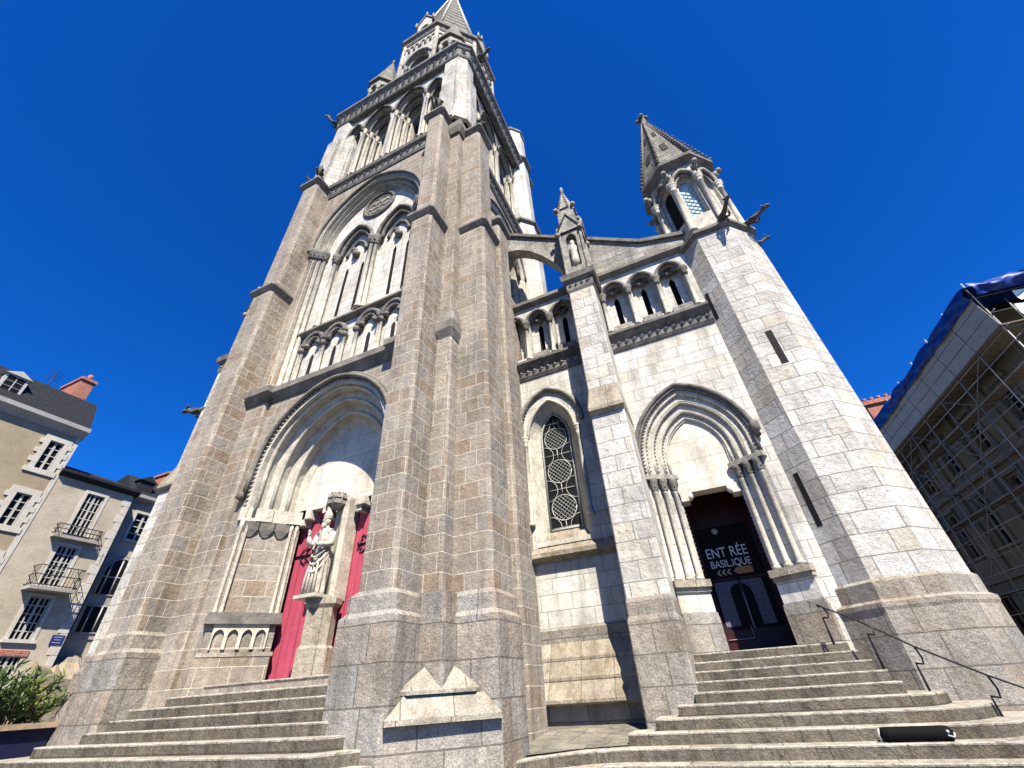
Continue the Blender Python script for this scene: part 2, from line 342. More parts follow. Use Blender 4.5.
XC = -9.07
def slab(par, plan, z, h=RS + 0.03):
    """a weathered riser block with a worn tread slab on it; tones also carry shade and sun"""
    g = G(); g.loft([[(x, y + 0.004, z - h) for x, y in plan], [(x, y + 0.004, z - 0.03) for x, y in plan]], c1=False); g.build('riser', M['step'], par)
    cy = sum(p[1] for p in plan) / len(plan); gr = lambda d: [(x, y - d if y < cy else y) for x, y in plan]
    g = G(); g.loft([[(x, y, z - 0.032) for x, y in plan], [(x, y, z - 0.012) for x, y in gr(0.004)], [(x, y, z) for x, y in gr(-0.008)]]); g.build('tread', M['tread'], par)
def ragged(x0, y0, x1, y1, n, amp):
    return [(x0 + (x1 - x0) * i / n + (random.uniform(-1, 1) * 0 if i in (0, n) else 0), y0 + (y1 - y0) * i / n + (0 if i in (0, n) else random.uniform(-amp, amp))) for i in range(n + 1)]
ls = thing('stone_steps', 'long flight of worn stone steps climbing to the crimson double doors', 'steps', (XC, 6.0, 0), 'flights of stone steps before the church')
for k in range(0, 12):
    g = G(); z = ZT - k * RS - 0.002 * k; Y = 7.4 - 0.297 * k
    if k < 4: pl = ragged(-12.05, Y, -6.07, Y, 12, 0.012) + [(-6.07, 8.75), (-12.05, 8.75)]
    else:
        j = k - 4; L = -12.2 - 0.85 * j
        pl = [(L - 0.15, 6.5), (L, Y + 0.05), (L + 0.25, Y)] + ragged(L + 0.4, Y, -6.25 + 0.16 * j, Y, 12, 0.012) + [(-6.0 + 0.17 * j, Y + 0.02), (-5.85 + 0.31 * j, 6.32)]
        if k > 6: pl[-1] = (-5.0 + 0.3 * (k - 7), 6.2)
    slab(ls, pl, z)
rs = thing('stone_steps', 'flight of worn stone steps climbing to the dark basilica entrance', 'steps', (0.5, 10.5, 0), 'flights of stone steps before the church')
RX = [2.0, 2.05, 2.14, 2.24, 2.3, 2.5, 2.72, 2.95, 3.3, 3.7, 4.1, 4.5]
for k in range(12):
    g = G(); z = ZT - k * RS - 0.001 * k; Y = 11.88 - 0.337 * k; X = RX[k]
    left = -1.03 if k < 5 else (-1.35 if k == 5 else (-1.75 if k == 6 else -2.2))
    pl = ragged(left, Y, X - 0.25, Y, 9, 0.012)
    if k < 5: pl += [(X, Y + 0.01), (X, 12.6)]
    else: pl += [(X, Y + 0.08), (X + 0.2 + 0.1 * (k - 5), Y + 0.3), (X + 0.42 + 0.22 * (k - 5), Y + 0.75), (X + 0.5 + 0.3 * (k - 5), Y + 1.5), (3.4, 12.3)]
    if k < 8: pl += [(left, 12.6 if k < 7 else 10.2)]
    else:
        o = 0.34 * (k - 8)
        pl = [(-5.6, 5.2 - o), (-4.9, 5.9 - o * 1.05), (-4.05, 7.15 - o), (-3.66, 7.9 - o), (-3.25, 8.6 - o), (-2.7, 9.02 - o)] + pl
        pl += [(-2.0, 12.3), (-5.6, 12.3)]
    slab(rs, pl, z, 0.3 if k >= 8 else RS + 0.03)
g = G()
g.poly([(-5.2, 6.3, 0.68), (-4.2, 7.2, 0.68), (-3.7, 8.2, 0.68), (-2.9, 9.2, 0.67), (-2.2, 9.5, 0.67), (-1.9, 10.9, 0.80), (-1.9, 12.2, 0.84), (-4.7, 12.2, 0.84), (-5.2, 9, 0.8)])
tag(g.build('forecourt_paving', M['pave']), kind='structure')

# ------------------------------------------------------------------ the basilica
B = thing('basilica', 'tall gothic basilica of granite and white stone with a soaring bell tower', 'church', (-4.0, 11.0, 0))
GR, LI = M['granite'], M['lime']
T0 = front(7.2)
# ---- tower walls
g = G()
pa = lambda a, h, z0=5.85: arch(XC, a, h, 5.85, z0, 14)
wall(g, T0, -13.5, -4.65, 0.4, 9.4, [arch(-8.62, 2.28, 2.5, 6.75, 1.9, 16)])
wall(g, T0, -13.5, -4.65, 9.4, 22.4, [arch(XC, 2.75, 3.6, 17.5, 9.85, 18)])
S0 = sideR(-4.65)
wall(g, S0, 7.2, 16.1, 0.4, 15.0); wall(g, S0, 7.2, 16.1, 15.0, 22.4, [arch(11.65, 2.3, 2.4, 18.6, 15.4, 12)])
wall(g, sideL(-13.5), 7.2, 16.1, 0.4, 22.4); wall(g, front(16.1), -13.5, -4.65, 0.4, 31)
g.build('tower_wall', GR, B)
g = G()
SB = sideR(-4.75)
BF = front(7.22)
def bay(c, a, h, zs, z0): return arch(c, a, h, zs, z0, 10)
BEL = [(-1.1, 1.02, 1.75, 28.3, 22.9), (1.1, 1.02, 1.75, 28.3, 22.9), (-2.75, 0.58, 1.35, 28.1, 22.9), (2.75, 0.58, 1.35, 28.1, 22.9)]
wall(g, BF, -13.4, -4.75, 22.4, 30.7, [bay(XC + c, a, h, s, z0) for c, a, h, s, z0 in BEL])
wall(g, SB, 7.3, 16.0, 22.4, 30.7, [bay(11.65 + c, a, h, s, z0) for c, a, h, s, z0 in BEL])
wall(g, sideL(-13.4), 7.22, 16.0, 22.4, 30.7)
g.build('belfry_wall', M['belfry'], B)
# ---- belfry openings
for T, cc in ((BF, XC), (SB, 11.65)):
    for c, a, h, s, z0 in BEL:
        g = G(); c += cc; k = a
        st = []
        for i, d in enumerate((0, 0.32, 0.64, 0.96)):
            aa = a - 0.17 * i * (1 if a > 0.8 else 0.6)
            st.append((bay(c, aa, h * aa / a + 0.02, s, z0), d)); st.append((bay(c, aa - 0.0, h * aa / a + 0.02, s, z0), d + 0.3))
        orders(g, T, st); o = g.build('belfry_opening', M['carv'] if a > 0.8 else M['carv'], B)
        g = G()
        for i in range(3):
            aa = a - 0.17 * i * (1 if a > 0.8 else 0.6) - 0.07
            for sgn in (-1, 1):
                x, y, _ = T(c + sgn * aa, 0.1 + 0.32 * i, 0)
                colonnette(g, x, y, z0 + 0.5, s, 0.075, 0.45, 6)
        g.build('colonnette', M['carv'], o)
        g = G()
        for i in range(3):
            aa = a - 0.17 * i * (1 if a > 0.8 else 0.6); P = bay(c, aa + 0.02, h * aa / a + 0.04, s, s)[1:-1]
            hood(g, T, P, 0.32 * i - 0.02, 0.08, 6)
        g.build('arch_moulding', M['black'], o)
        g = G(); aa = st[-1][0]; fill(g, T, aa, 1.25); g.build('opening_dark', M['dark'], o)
# ---- tower corner piers beside the belfry
for x0, x1, y0, y1 in ((-6.0, -4.42, 7.0, 8.4), (-13.72, -12.14, 7.0, 8.4), (-6.0, -4.42, 14.8, 16.4), (-13.72, -12.14, 14.8, 16.4)):
    g = G(); g.prism(chpoly(x0, x1, y0, y1, 0.38), 22.3, 30.75)
    g.prism(chpoly(x0 - 0.14, x1 + 0.14, y0 - 0.14, y1 + 0.14, 0.42), 22.3, 25.2, chpoly(x0 + 0.02, x1 - 0.02, y0 + 0.02, y1 - 0.02, 0.38))
    o = g.build('corner_pier', M['belfry'], B)
    for q0, q1, w0, w1 in ((x0 + 0.42, x1 - 0.42, y0 - 0.2, y0 + 0.1), (x1 - 0.1, x1 + 0.16, y0 + 0.42, y1 - 0.3), (x0 - 0.16, x0 + 0.1, y0 + 0.42, y1 - 0.3)):
        g = G(); g.prism(chpoly(q0, q1, w0, w1, 0.03), 22.4, 27.6); g.loft([[(q0, w0, 27.6), (q1, w0, 27.6), (q1, w1, 27.6), (q0, w1, 27.6)], [(max(q0, x0), max(w0, y0), 28.5), (min(q1, x1), max(w0, y0), 28.5), (min(q1, x1), w1, 28.5), (max(q0, x0), w1, 28.5)]]); g.build('pier_buttress', M['belfry'], o)
# ---- buttresses of the tower
def buttress(x0, x1, y0, y1, top, back, drip=14.45, pl=(0.12, 0.12)):
    bx0, bx1, by0, by1 = x0 - pl[0], x1 + pl[1], y0 - 0.09, y1 + 0.09; px0, px1 = x0 - pl[0] * 0.6, x1 + pl[1] * 0.45
    p = G(); p.prism(chpoly(x0, x1, y0, y1), 3.02, drip + 0.1)
    ins = 0.03; sy = 0.11 if back == 'y' else 0.03; sx = 0.11 if back == 'x' else 0.03
    up = (x0 + 0.03, x1 - 0.03 if back == 'y' else x1 - sx, y0 + sy, y1)
    if back == 'xm': up = (x0 + 0.17, x1 - 0.03, y0 + 0.03, y1)
    p.prism(chpoly(*up), drip + 0.1, top)
    o = p.build('buttress', GR, B)
    q = G()
    q.prism(chpoly(bx0, bx1, by0, by1), 0.3, 2.66); q.prism(chpoly(bx0, bx1, by0, by1), 2.66, 2.74, chpoly(px0, px1, y0 - 0.04, y1 + 0.04))
    q.prism(chpoly(px0, px1, y0 - 0.04, y1 + 0.04), 2.74, 3.0); q.prism(chpoly(px0, px1, y0 - 0.04, y1 + 0.04), 3.0, 3.08, chpoly(x0, x1, y0, y1))
    q.build('plinth', M['granite_base'], o)
    c = G(); a = 0.13
    big = chpoly(x0 - a, x1 + a, y0 - a, y1 + a); mid = chpoly(x0 - 0.02, x1 + 0.02, y0 - 0.02, y1 + 0.02)
    c.loft([[(x, y, drip - 0.18) for x, y in mid], [(x, y, drip) for x, y in big], [(x, y, drip + 0.1) for x, y in big], [(x, y, drip + 0.4) for x, y in chpoly(*up)]])
    c.build('drip_course', M['corn'], o); c = G()
    ub = chpoly(up[0] - 0.16, up[1] + 0.16, up[2] - 0.16, up[3] + 0.1); um = chpoly(up[0] - 0.02, up[1] + 0.02, up[2] - 0.02, up[3])
    c.loft([[(x, y, top - 0.22) for x, y in um], [(x, y, top - 0.06) for x, y in ub], [(x, y, top + 0.06) for x, y in ub], [(x, y, top + 0.1) for x, y in um]])
    c.build('drip_course', M['corn'], o)
    r = G(); xm, ym = (up[0] + up[1]) / 2, (up[2] + up[3]) / 2
    if back == 'y': r.loft([[(up[0], up[2], top), (up[1], up[2], top), (xm, up[2] + 0.12, top + 1.15)], [(up[0], up[3] + 0.5, top), (up[1], up[3] + 0.5, top), (xm, up[3] + 0.5, top + 1.15)]])
    else: r.loft([[(up[0] - 0.3, up[2], top), (up[0] - 0.3, up[3], top), (up[0] - 0.3, ym, top + 1.0)], [(up[1], up[2], top), (up[1], up[3], top), (up[1] - 0.15, ym, top + 1.0)]])
    r.build('gablet', M['belfry'], o)
    f = G(); fx, fy = (xm, up[2] + 0.15) if back == 'y' else ((up[1] - 0.2, ym) if back == 'x' else (up[0] + 0.2, ym)); f.lathe(fx, fy, [(0.07, top + 0.9), (0.09, top + 1.3), (0.2, top + 1.45), (0.09, top + 1.6), (0.14, top + 1.75), (0.02, top + 2.1)], 6)
    for q in range(4): f.ball((fx + 0.2 * math.cos(q * PI / 2), fy + 0.2 * math.sin(q * PI / 2), top + 1.45), 0.09, 5)
    f.build('finial', M['garg'], o)
    return o
buttress(-5.88, -5.07, 6.35, 7.35, 22.3, 'y', pl=(0.28, 0.16)); buttress(-13.16, -12.12, 6.35, 7.35, 22.3, 'y', pl=(0.1, 0.18))
buttress(-4.9, -3.75, 7.5, 8.48, 21.6, 'x'); buttress(-14.4, -13.24, 7.5, 8.48, 21.6, 'xm')
for x0, x1 in ((-5.1, -4.6), (-13.54, -13.04)):
    g = G(); g.prism(chpoly(x0, x1, 7.13, 7.6, 0.05), 3.0, 9.7); o = g.build('corner_strip', GR, B)
    x0, x1 = x0 - 0.02, x1 + 0.08
    g = G()
    g.prism(chpoly(x0 + 0.06, x1 - 0.06, 7.13, 7.62, 0.05), 9.3, 9.55, chpoly(x0, x1, 7.03, 7.62, 0.05)); g.prism(chpoly(x0, x1, 7.03, 7.62, 0.05), 9.55, 9.85); g.prism(chpoly(x0, x1, 7.03, 7.62, 0.05), 9.85, 10.3, chpoly(x0, x1 - 0.08, 7.19, 7.62, 0.05))
    g.build('strip_cap', M['corn'], o); g = G()
    g.prism(chpoly(x0 + 0.06, x1 - 0.06, 7.1, 7.62, 0.05), 21.2, 21.6, chpoly(x0 - 0.05, x1 + 0.05, 7.0, 7.62, 0.05)); g.prism(chpoly(x0 - 0.05, x1 + 0.05, 7.0, 7.62, 0.05), 21.6, 22.0)
    g.build('strip_cap', M['corn'], o); g = G()
    g.prism(chpoly(x0 - 0.1, x1 + 0.05, 7.05, 7.62, 0.05), 2.66, 3.06); g.prism(chpoly(x0 - 0.15, x1 + 0.09, 7.0, 7.62, 0.05), 0.3, 2.66)
    g.build('strip_base', M['granite_base'], o)
for x0, x1 in ((-12.15, -11.28), (-6.42, -5.8)): g = G(); g.prism(chpoly(x0, x1, 7.04, 7.3, 0.05), 1.0, 9.36); g.build('pilaster', GR, B)
# weathered infill block across the foot of the corner
g = G(); a_, c_, r_ = (-4.96, 6.30), (-3.62, 7.46), (-4.96, 7.45)
g.prism([a_, c_, r_], 0.3, 1.2); o = g.build('corner_block', M['granite_base'], B)
g = G(); e0, e1 = (-4.86, 6.2), (-3.56, 7.36); f0, f1 = (-4.80, 6.52), (-3.86, 7.33)
g.prism([e0, e1, c_, r_, a_], 1.21, 1.28)
g.loft([[(*e0, 1.28), (*e1, 1.28), (-4.0, 7.6, 1.28), (-5.0, 7.6, 1.28), (-5.0, 6.6, 1.28)], [(*f0, 1.55), (*f1, 1.55), (-4.0, 7.6, 1.55), (-5.0, 7.6, 1.55), (-5.0, 6.62, 1.55)]])
g.build('sloped_cap', M['ledge'], o)
g = G(); h0, h1 = (-4.73, 6.50), (-3.93, 7.20)
g.prism([h0, h1, (-4.0, 7.58), (-4.98, 7.58), (-4.98, 6.6)], 1.56, 1.61)
hm = ((h0[0] + h1[0]) / 2 - 0.02, (h0[1] + h1[1]) / 2 + 0.02)
for s0, s1, pk, w0 in ((h0, hm, (-4.78, 7.0), (-4.98, 6.6)), (hm, h1, (-4.42, 7.35), (-4.0, 7.58))):
    P_ = [(*s0, 1.61), (*s1, 1.61), (-4.7, 7.5, 1.61), (*w0, 1.61)]
    if pk[0] > -4.6: P_ = [(*s0, 1.61), (*s1, 1.61), (*w0, 1.61), (-4.7, 7.5, 1.61)]
    for i in range(len(P_)): g.poly([P_[i], P_[(i + 1) % len(P_)], (*pk, 1.93)])
g.build('pyramid_cap', M['ledge'], o)
# ---- cornices of the tower
def cornice(path, prof, name='cornice', mat=M['corn'], studs=None, closed=False):
    g = G(); g.sweep(path, prof, closed); o = g.build(name, mat, B)
    if studs:
        s = G()
        for z, step, out, sz in studs:
            pts = list(path) + ([path[0]] if closed else [])
            for (x, y), (x2, y2) in zip(pts, pts[1:]):
                L = math.hypot(x2 - x, y2 - y); d = Vector((x2 - x, y2 - y)) / L; nn = Vector((d.y, -d.x)); n = max(1, int(L / step))
                for i in range(n):
                    p = Vector((x, y)) + d * (L * (i + 0.5) / n) + nn * out
                    T = lambda u, dd, zz, p=p, d=d, nn=nn: (p.x + d.x * u - nn.x * dd, p.y + d.y * u - nn.y * dd, zz)
                    stud(s, T, 0, 0, z, sz)
        s.build('carved_stud', M['grime'] if mat is M['black'] else M['carv'], o)
    return o
cornice([(-12.08, 7.02), (-11.26, 7.02), (-11.26, 7.19), (-6.44, 7.19), (-6.44, 7.02), (-5.8, 7.02)], [(-0.1, 9.3), (0.03, 9.3), (0.08, 9.42), (0.2, 9.55), (0.2, 9.76), (0.12, 9.78), (-0.1, 9.95)])
FR = [(-0.1, 21.55), (0.05, 21.55), (0.1, 21.7), (0.1, 22.12), (0.22, 22.2), (0.26, 22.4), (-0.1, 22.55)]
cornice([(-12.05, 7.2), (-6.09, 7.2)], FR, 'frieze', M['black'], [(21.9, 0.34, 0.1, 0.12)])
cornice([(-4.65, 8.48), (-4.65, 16.1)], FR, 'frieze', M['black'], [(21.9, 0.34, 0.1, 0.12)])
CP = [(-13.80, 16.5), (-13.80, 7.38), (-13.36, 6.96), (-4.80, 6.96), (-4.34, 7.38), (-4.34, 16.5)]
cornice(CP, [(-0.3, 30.2), (0.0, 30.2), (0.05, 30.32), (0.05, 31.15), (0.12, 31.2), (0.18, 31.32), (0.26, 31.42), (0.26, 31.66), (-0.3, 31.7)], 'cornice', M['black'], [(30.55, 0.42, 0.05, 0.15), (30.93, 0.42, 0.05, 0.15)])
g = G(); g.poly([(x, y, 31.64) for x, y in CP]); g.build('platform', M['grime'], B)
# ---- great west portal
PC = -8.62
PO = lambda u, d, z: (u, 7.2 + d * (1.25 if d > 0 else 1), z)
g = G(); P = lambda a, h, zs=6.75, z0=None: arch(PC, a, h, zs, 5.62 if z0 is None else z0, 16)
orders(g, PO, [(P(2.28, 2.5), 0), (P(2.15, 2.4), 0.0), (P(2.15, 2.4), 0.13), (P(2.07, 2.33), 0.18), (P(2.07, 2.33), 0.3), (P(1.93, 2.28, 6.6), 0.36), (P(1.86, 2.22, 6.6), 0.36), (P(1.86, 2.22, 6.6), 0.56), (P(1.72, 2.18, 6.45), 0.63), (P(1.65, 2.12, 6.45), 0.63), (P(1.65, 2.12, 6.45), 0.82), (P(1.52, 2.08, 6.25), 0.9), (P(1.5, 2.06, 6.25), 0.93)])
po = g.build('portal', M['carv'], B)
g = G()
hood(g, PO, P(2.38, 2.6, z0=6.2), -0.07, 0.07); hood(g, PO, P(2.47, 2.69, z0=6.2), -0.03, 0.05)
for sx in (-1, 1): g.ball((PC + sx * 2.45, 7.1, 6.2), 0.14, 6)
g.build('hood_moulding', M['corn'], po)
g = G()
for u, z in along(P(2.28, 2.5), 0.13): stud(g, PO, u, -0.005, z, 0.058)
g.build('dentil_band', M['grime'], po)
for a, h, zs, d, r in ((2.09, 2.36, 6.75, 0.14, 0.06), (1.89, 2.25, 6.6, 0.37, 0.055), (1.68, 2.15, 6.45, 0.64, 0.055)):
    g = G(); hood(g, PO, P(a, h, zs), d, r); g.build('arch_roll', M['carv'], po)
g = G(); fill(g, PO, arch(PC, 1.52, 2.07, 6.25, 6.02, 16), 0.92); g.build('tympanum', M['tympan'], po)
g = G(); g.box(PC - 1.52, PC + 1.52, 8.31, 8.75, 5.9, 6.06)
for sx in (-1, 1):
    for u0, u1, zz in ((1.05, 1.5, 5.66), (1.22, 1.5, 5.5)): g.box(PC + sx * u1 if sx < 0 else PC + u0, PC - u0 if sx < 0 else PC + u1, 8.26, 8.7, zz, 5.92)
g.build('lintel', M['tympan'], po)
def jamb(sx):
    A, C = Vector((PC + sx * 2.3, 7.2)), Vector((PC + sx * 1.42, 8.36)); t = (C - A); L = t.length; t.normalize()
    inw = Vector((t.y, -t.x)) * (1 if sx < 0 else -1)     # towards the opening
    TT = lambda u, d, z: (A.x + t.x * u + inw.x * d, A.y + t.y * u + inw.y * d, z)
    g = G(); g.box(0, L, -0.14, 0, 3.3, 5.6, TT); g.box(0, 0.16, -0.1, 0.05, 3.3, 5.6, TT); g.box(L - 0.16, L, -0.1, 0.05, 3.3, 5.6, TT)
    g.box(-0.05, L, -0.2, 0.1, 1.5, 2.52, TT); g.box(0.02, L - 0.02, -0.2, 0.07, 2.52, 3.2, TT)
    o = g.build('jamb', GR, B)
    for u in (0.07, 0.2, L - 0.21, L - 0.08):
        g = G(); x, y, _ = TT(u, 0.06, 0); g.lathe(x, y, [(0.07, 3.32), (0.05, 3.42), (0.042, 3.5), (0.042, 5.35), (0.075, 5.55)], 7); g.build('shaft', M['carv'], o)
    g = G(); g.box(-0.04, L + 0.05, -0.2, 0.15, 3.28, 3.38, TT); g.build('ledge', M['corn'], o)
    g = G(); g.box(-0.06, L + 0.07, -0.2, 0.19, 3.14, 3.28, TT); g.build('ledge', M['corn'], o)
    g = G(); g.box(-0.02, L + 0.04, -0.2, 0.115, 2.50, 2.58, TT); g.build('string', M['ledge'], o)
    g = G(); n = 4
    for i in range(n):
        c = 0.16 + (L - 0.32) * (i + 0.5) / n; w = (L - 0.32) / n / 2
        wall(g, TT, c - w, c + w, 2.64, 3.14, [arch(c, w * 0.74, w * 0.95, 2.9, 2.65, 5)], 0.13)
        orders(g, TT, [(arch(c, w * 0.74, w * 0.95, 2.9, 2.65, 5), 0.13), (arch(c, w * 0.74, w * 0.95, 2.9, 2.65, 5), 0.075)])
    g.build('blind_arcade', M['carv'], o)
    for i in range(4):
        g = G(); g.box(L * i / 4 - (0.06 if i == 0 else 0), L * (i + 1) / 4 + (0.06 if i == 3 else 0), -0.2, 0.10 + 0.045 * (i % 2), 5.52, 5.86, TT)
        g.build('spring_block', M['carv'], o)
    for i in range(3):
        c = L * (i + 0.8) / 4.0; g = G(); q = [TT(c - 0.17, -0.02, 5.515), TT(c + 0.17, -0.02, 5.515), TT(c + 0.17, 0.13, 5.515), TT(c - 0.17, 0.13, 5.515)]
        q2 = [TT(c - 0.17, -0.02, 5.32), TT(c + 0.17, -0.02, 5.32), TT(c + 0.17, 0.09, 5.32), TT(c - 0.17, 0.09, 5.32)]; q3 = [TT(c - 0.05, -0.02, 5.14), TT(c + 0.05, -0.02, 5.14), TT(c + 0.05, 0.03, 5.14), TT(c - 0.05, 0.03, 5.14)]
        g.loft([q3, q2, q]); g.build('corbel', M['corn'], o)
jamb(-1); jamb(1)
# trumeau with its capital and canopy
g = G(); cx, cy = PC + 0.18, 8.12
hx = lambda a: [(cx + a * x, cy + a * y) for x, y in ((-0.72, 0.5), (-0.9, -0.1), (-0.15, -0.9), (0.9, -0.1), (0.72, 0.5))]
g.prism(hx(0.46), 1.9, 2.5); g.prism(hx(0.46), 2.5, 2.56, hx(0.40)); g.prism(hx(0.40), 2.56, 3.32)
o = g.build('trumeau', M['ledge'], B)
g = G(); g.prism(hx(0.40), 3.28, 3.36, hx(0.49)); g.prism(hx(0.49), 3.36, 3.48); g.build('capital', M['ledge'], o)
g = G(); g.prism([(cx - 0.1, 8.25), (cx + 0.12, 8.12), (cx + 0.26, 8.16), (cx + 0.26, 8.6), (cx - 0.32, 8.6), (cx - 0.3, 8.32)], 3.48, 5.92); g.build('back_pillar', M['carv'], o)
g = G()
kx, ky = cx - 0.08, 8.06
g.prism(octo(kx, ky, 0.10), 5.62, 5.74, octo(kx, ky, 0.22)); g.prism(octo(kx, ky, 0.22), 5.74, 5.86); g.prism(octo(kx, ky, 0.26), 5.86, 5.9); g.prism(octo(kx, ky, 0.2), 5.9, 6.02)
KO = octo(kx, ky, 0.235)
for i in range(8):
    T, L = facet(KO[i], KO[(i + 1) % 8]); g.loft([[T(0, 0, 5.72), T(L, 0, 5.72), T(L / 2, 0, 5.98)], [T(0, 0.05, 5.72), T(L, 0.05, 5.72), T(L / 2, 0.05, 5.98)]]); x, y, _ = T(L / 2, 0, 0); g.ball((x, y, 6.0), 0.03, 5)
    g.tube([(*KO[i], 5.6), (*KO[i], 5.95)], 0.02, 5)
g.build('canopy', M['grime'], o)
for sx in (-1, 1):
    g = G(); g.box(cx + sx * 0.55 - 0.16, cx + sx * 0.55 + 0.16, 8.2, 8.6, 5.68, 5.895); g.box(cx + sx * 0.5 - 0.08, cx + sx * 0.5 + 0.08, 8.26, 8.6, 5.54, 5.68); g.build('bracket', M['carv'], o)
# crimson doors
for sx in (-1, 1):
    g = G(); x0, x1 = (PC - 1.75, PC - 0.03) if sx < 0 else (PC + 0.03, PC + 1.75)
    n = 8
    for i in range(n):
        a = x0 + (x1 - x0) * i / n; b = x0 + (x1 - x0) * (i + 1) / n; dd = 0.012 * (i % 2)
        g.box(a + 0.014, b - 0.014, 8.54 - dd, 8.6, 1.98, 5.98)
    g.box(x0, x1, 8.585, 8.64, 1.98, 5.98)
    o = g.build('door', M['door'], B)
    xa = x0 + 0.05 if sx < 0 else x1 - 0.05; dr = 1 if sx < 0 else -1
    for zz in (4.75,):
        g = G(); g.tube([(xa + dr * 0.2, 8.515, zz), (xa + dr * 1.0, 8.515, zz)], 0.024, 6)
        for q in (0.45, 0.65, 0.85):
            for s2 in (-1, 1): g.tube([(xa + dr * (q - 0.12) , 8.515, zz), (xa + dr * q, 8.51, zz + s2 * 0.14), (xa + dr * (q + 0.1), 8.51, zz + s2 * 0.22), (xa + dr * (q + 0.17), 8.51, zz + s2 * 0.15), (xa + dr * (q + 0.1), 8.51, zz + s2 * 0.1)], 0.017, 5)
        g.ball((xa + dr * 1.05, 8.51, zz), 0.07, 6); g.build('hinge', M['iron'], o)
    g = G(); g.tube([(xa + dr * 1.2 + 0.09 * math.cos(a), 8.51, 3.0 + 0.09 * math.sin(a)) for a in [2 * PI * k / 12 for k in range(13)]], 0.016, 5); g.ball((xa + dr * 1.2, 8.53, 3.09), 0.03, 6); g.build('ring_handle', M['iron'], o)
g = G(); g.box(PC - 2.2, PC + 2.2, 8.8, 8.95, 0.5, 9.0); g.build('portal_back', M['dark'], po)
# ---- the great blind window of the second stage
W2 = front(7.2); Q = lambda a, h, z0=9.85: arch(XC, a, h, 17.5, z0, 18)
g = G(); orders(g, W2, [(Q(2.75, 3.6), 0), (Q(2.62, 3.45), 0.03), (Q(2.62, 3.45), 0.14), (Q(2.47, 3.28), 0.17), (Q(2.47, 3.28), 0.28), (Q(2.32, 3.1), 0.31), (Q(2.32, 3.1), 0.44)])
o2 = g.build('great_window', M['carv'], B)
for k_, (a, h, d, r) in enumerate(((2.84, 3.7, -0.05, 0.07), (2.68, 3.52, 0.05, 0.06), (2.53, 3.35, 0.18, 0.06), (2.38, 3.17, 0.3, 0.06))):
    g = G(); hood(g, W2, Q(a, h, 17.2), d, r); g.build('arch_moulding', M['corn'] if k_ in (0, 2) else M['grime'], o2)
g = G()
for u, z in along(Q(2.56, 3.38, 17.5), 0.16): stud(g, W2, u, 0.14, z, 0.055)
g.build('carved_band', M['black'], o2)
for sx in (-1, 1):
    g = G(); g.ball((XC + sx * 2.85, 7.12, 17.3), 0.14, 6); g.build('head_stop', M['black'], o2)
    for i, (a, d) in enumerate(((2.74, 0.0), (2.61, 0.1), (2.48, 0.21), (2.35, 0.32))):
        g = G(); colonnette(g, XC + sx * (a - 0.03), 7.2 + d + 0.02, 10.0, 17.3, 0.07, 0.5); g.build('colonnette', GR if i < 2 else M['carv'], o2)
        g = G(); x, y = XC + sx * (a - 0.03), 7.2 + d + 0.0; g.lathe(x, y, [(0.08, 16.78), (0.14, 16.9), (0.12, 17.0), (0.18, 17.15), (0.2, 17.32)], 7)
        for q in range(5): g.ball((x + 0.13 * math.cos(q * 1.26), y + 0.13 * math.sin(q * 1.26), 16.98 + 0.1 * (q % 2)), 0.055, 5)
        g.build('capital', M['black'], o2)
BWY = 7.64; BW = front(BWY); g = G(); WC = -8.84
slit = lambda c: [(c - 0.075, 13.3), (c - 0.075, 15.9), (c, 16.15), (c, 16.15), (c + 0.075, 15.9), (c + 0.075, 13.3)]
SC = (-1.08, 1.08)
sub = [arch(WC + s * 1.08, 0.92, 1.55, 16.9, 12.75, 10) for s in (-1, 1)]
wall(g, BW, XC - 2.4, XC + 2.4, 9.7, 21.2, sub)
for s_ in sub: orders(g, BW, [(s_, 0), (s_, 0.24)])
SL = [WC - 1.42, WC - 0.62, WC + 0.98, WC + 1.6]
wall(g, front(BWY + 0.24), XC - 2.2, XC + 2.3, 12.4, 18.7, [slit(c) for c in SL])
g.build('window_wall', LI, o2)
for c in SL: g = G(); orders(g, front(BWY + 0.24), [(slit(c), 0), (slit(c), 0.3)]); fill(g, front(BWY + 0.24), slit(c), 0.28); g.build('slit_window', M['dark'], o2)
for s in (-1, 1):
    c = WC + s * 1.08; g = G()
    hood(g, BW, arch(c, 0.96, 1.62, 16.9, 16.9, 10), 0.0, 0.09); hood(g, BW, arch(c, 0.78, 1.36, 16.9, 16.9, 10), 0.1, 0.08)
    hood(g, BW, arch(c, 0.5, 0.8, 16.85, 16.85, 8), 0.2, 0.08); g.ball((c + 0.05, BWY + 0.16, 16.7), 0.2, 6); g.ball((c - 0.05, BWY + 0.12, 16.95), 0.15, 6); g.build('sub_arch', M['black'], o2)
for x, y in ((WC, BWY - 0.08), (WC - 0.14, BWY + 0.02), (WC + 0.14, BWY + 0.02), (WC - 2.0, BWY + 0.03), (WC + 1.97, BWY + 0.03)):
    g = G(); colonnette(g, x, y, 12.8, 16.9, 0.08, 0.4); g.build('mullion', M['carv'], o2)
    g = G(); g.lathe(x, y, [(0.09, 16.42), (0.15, 16.55), (0.13, 16.65), (0.19, 16.8), (0.2, 16.95)], 7)
    for q in range(5): g.ball((x + 0.13 * math.cos(q * 1.26), y - 0.02 + 0.13 * math.sin(q * 1.26), 16.62 + 0.1 * (q % 2)), 0.055, 5)
    g.build('capital', M['black'], o2)
circ = lambda c, z, r, n=20: [(c + r * math.cos(2 * PI * i / n), z + r * math.sin(2 * PI * i / n)) for i in range(n + 1)]
RC, RZ = -8.98, 19.5
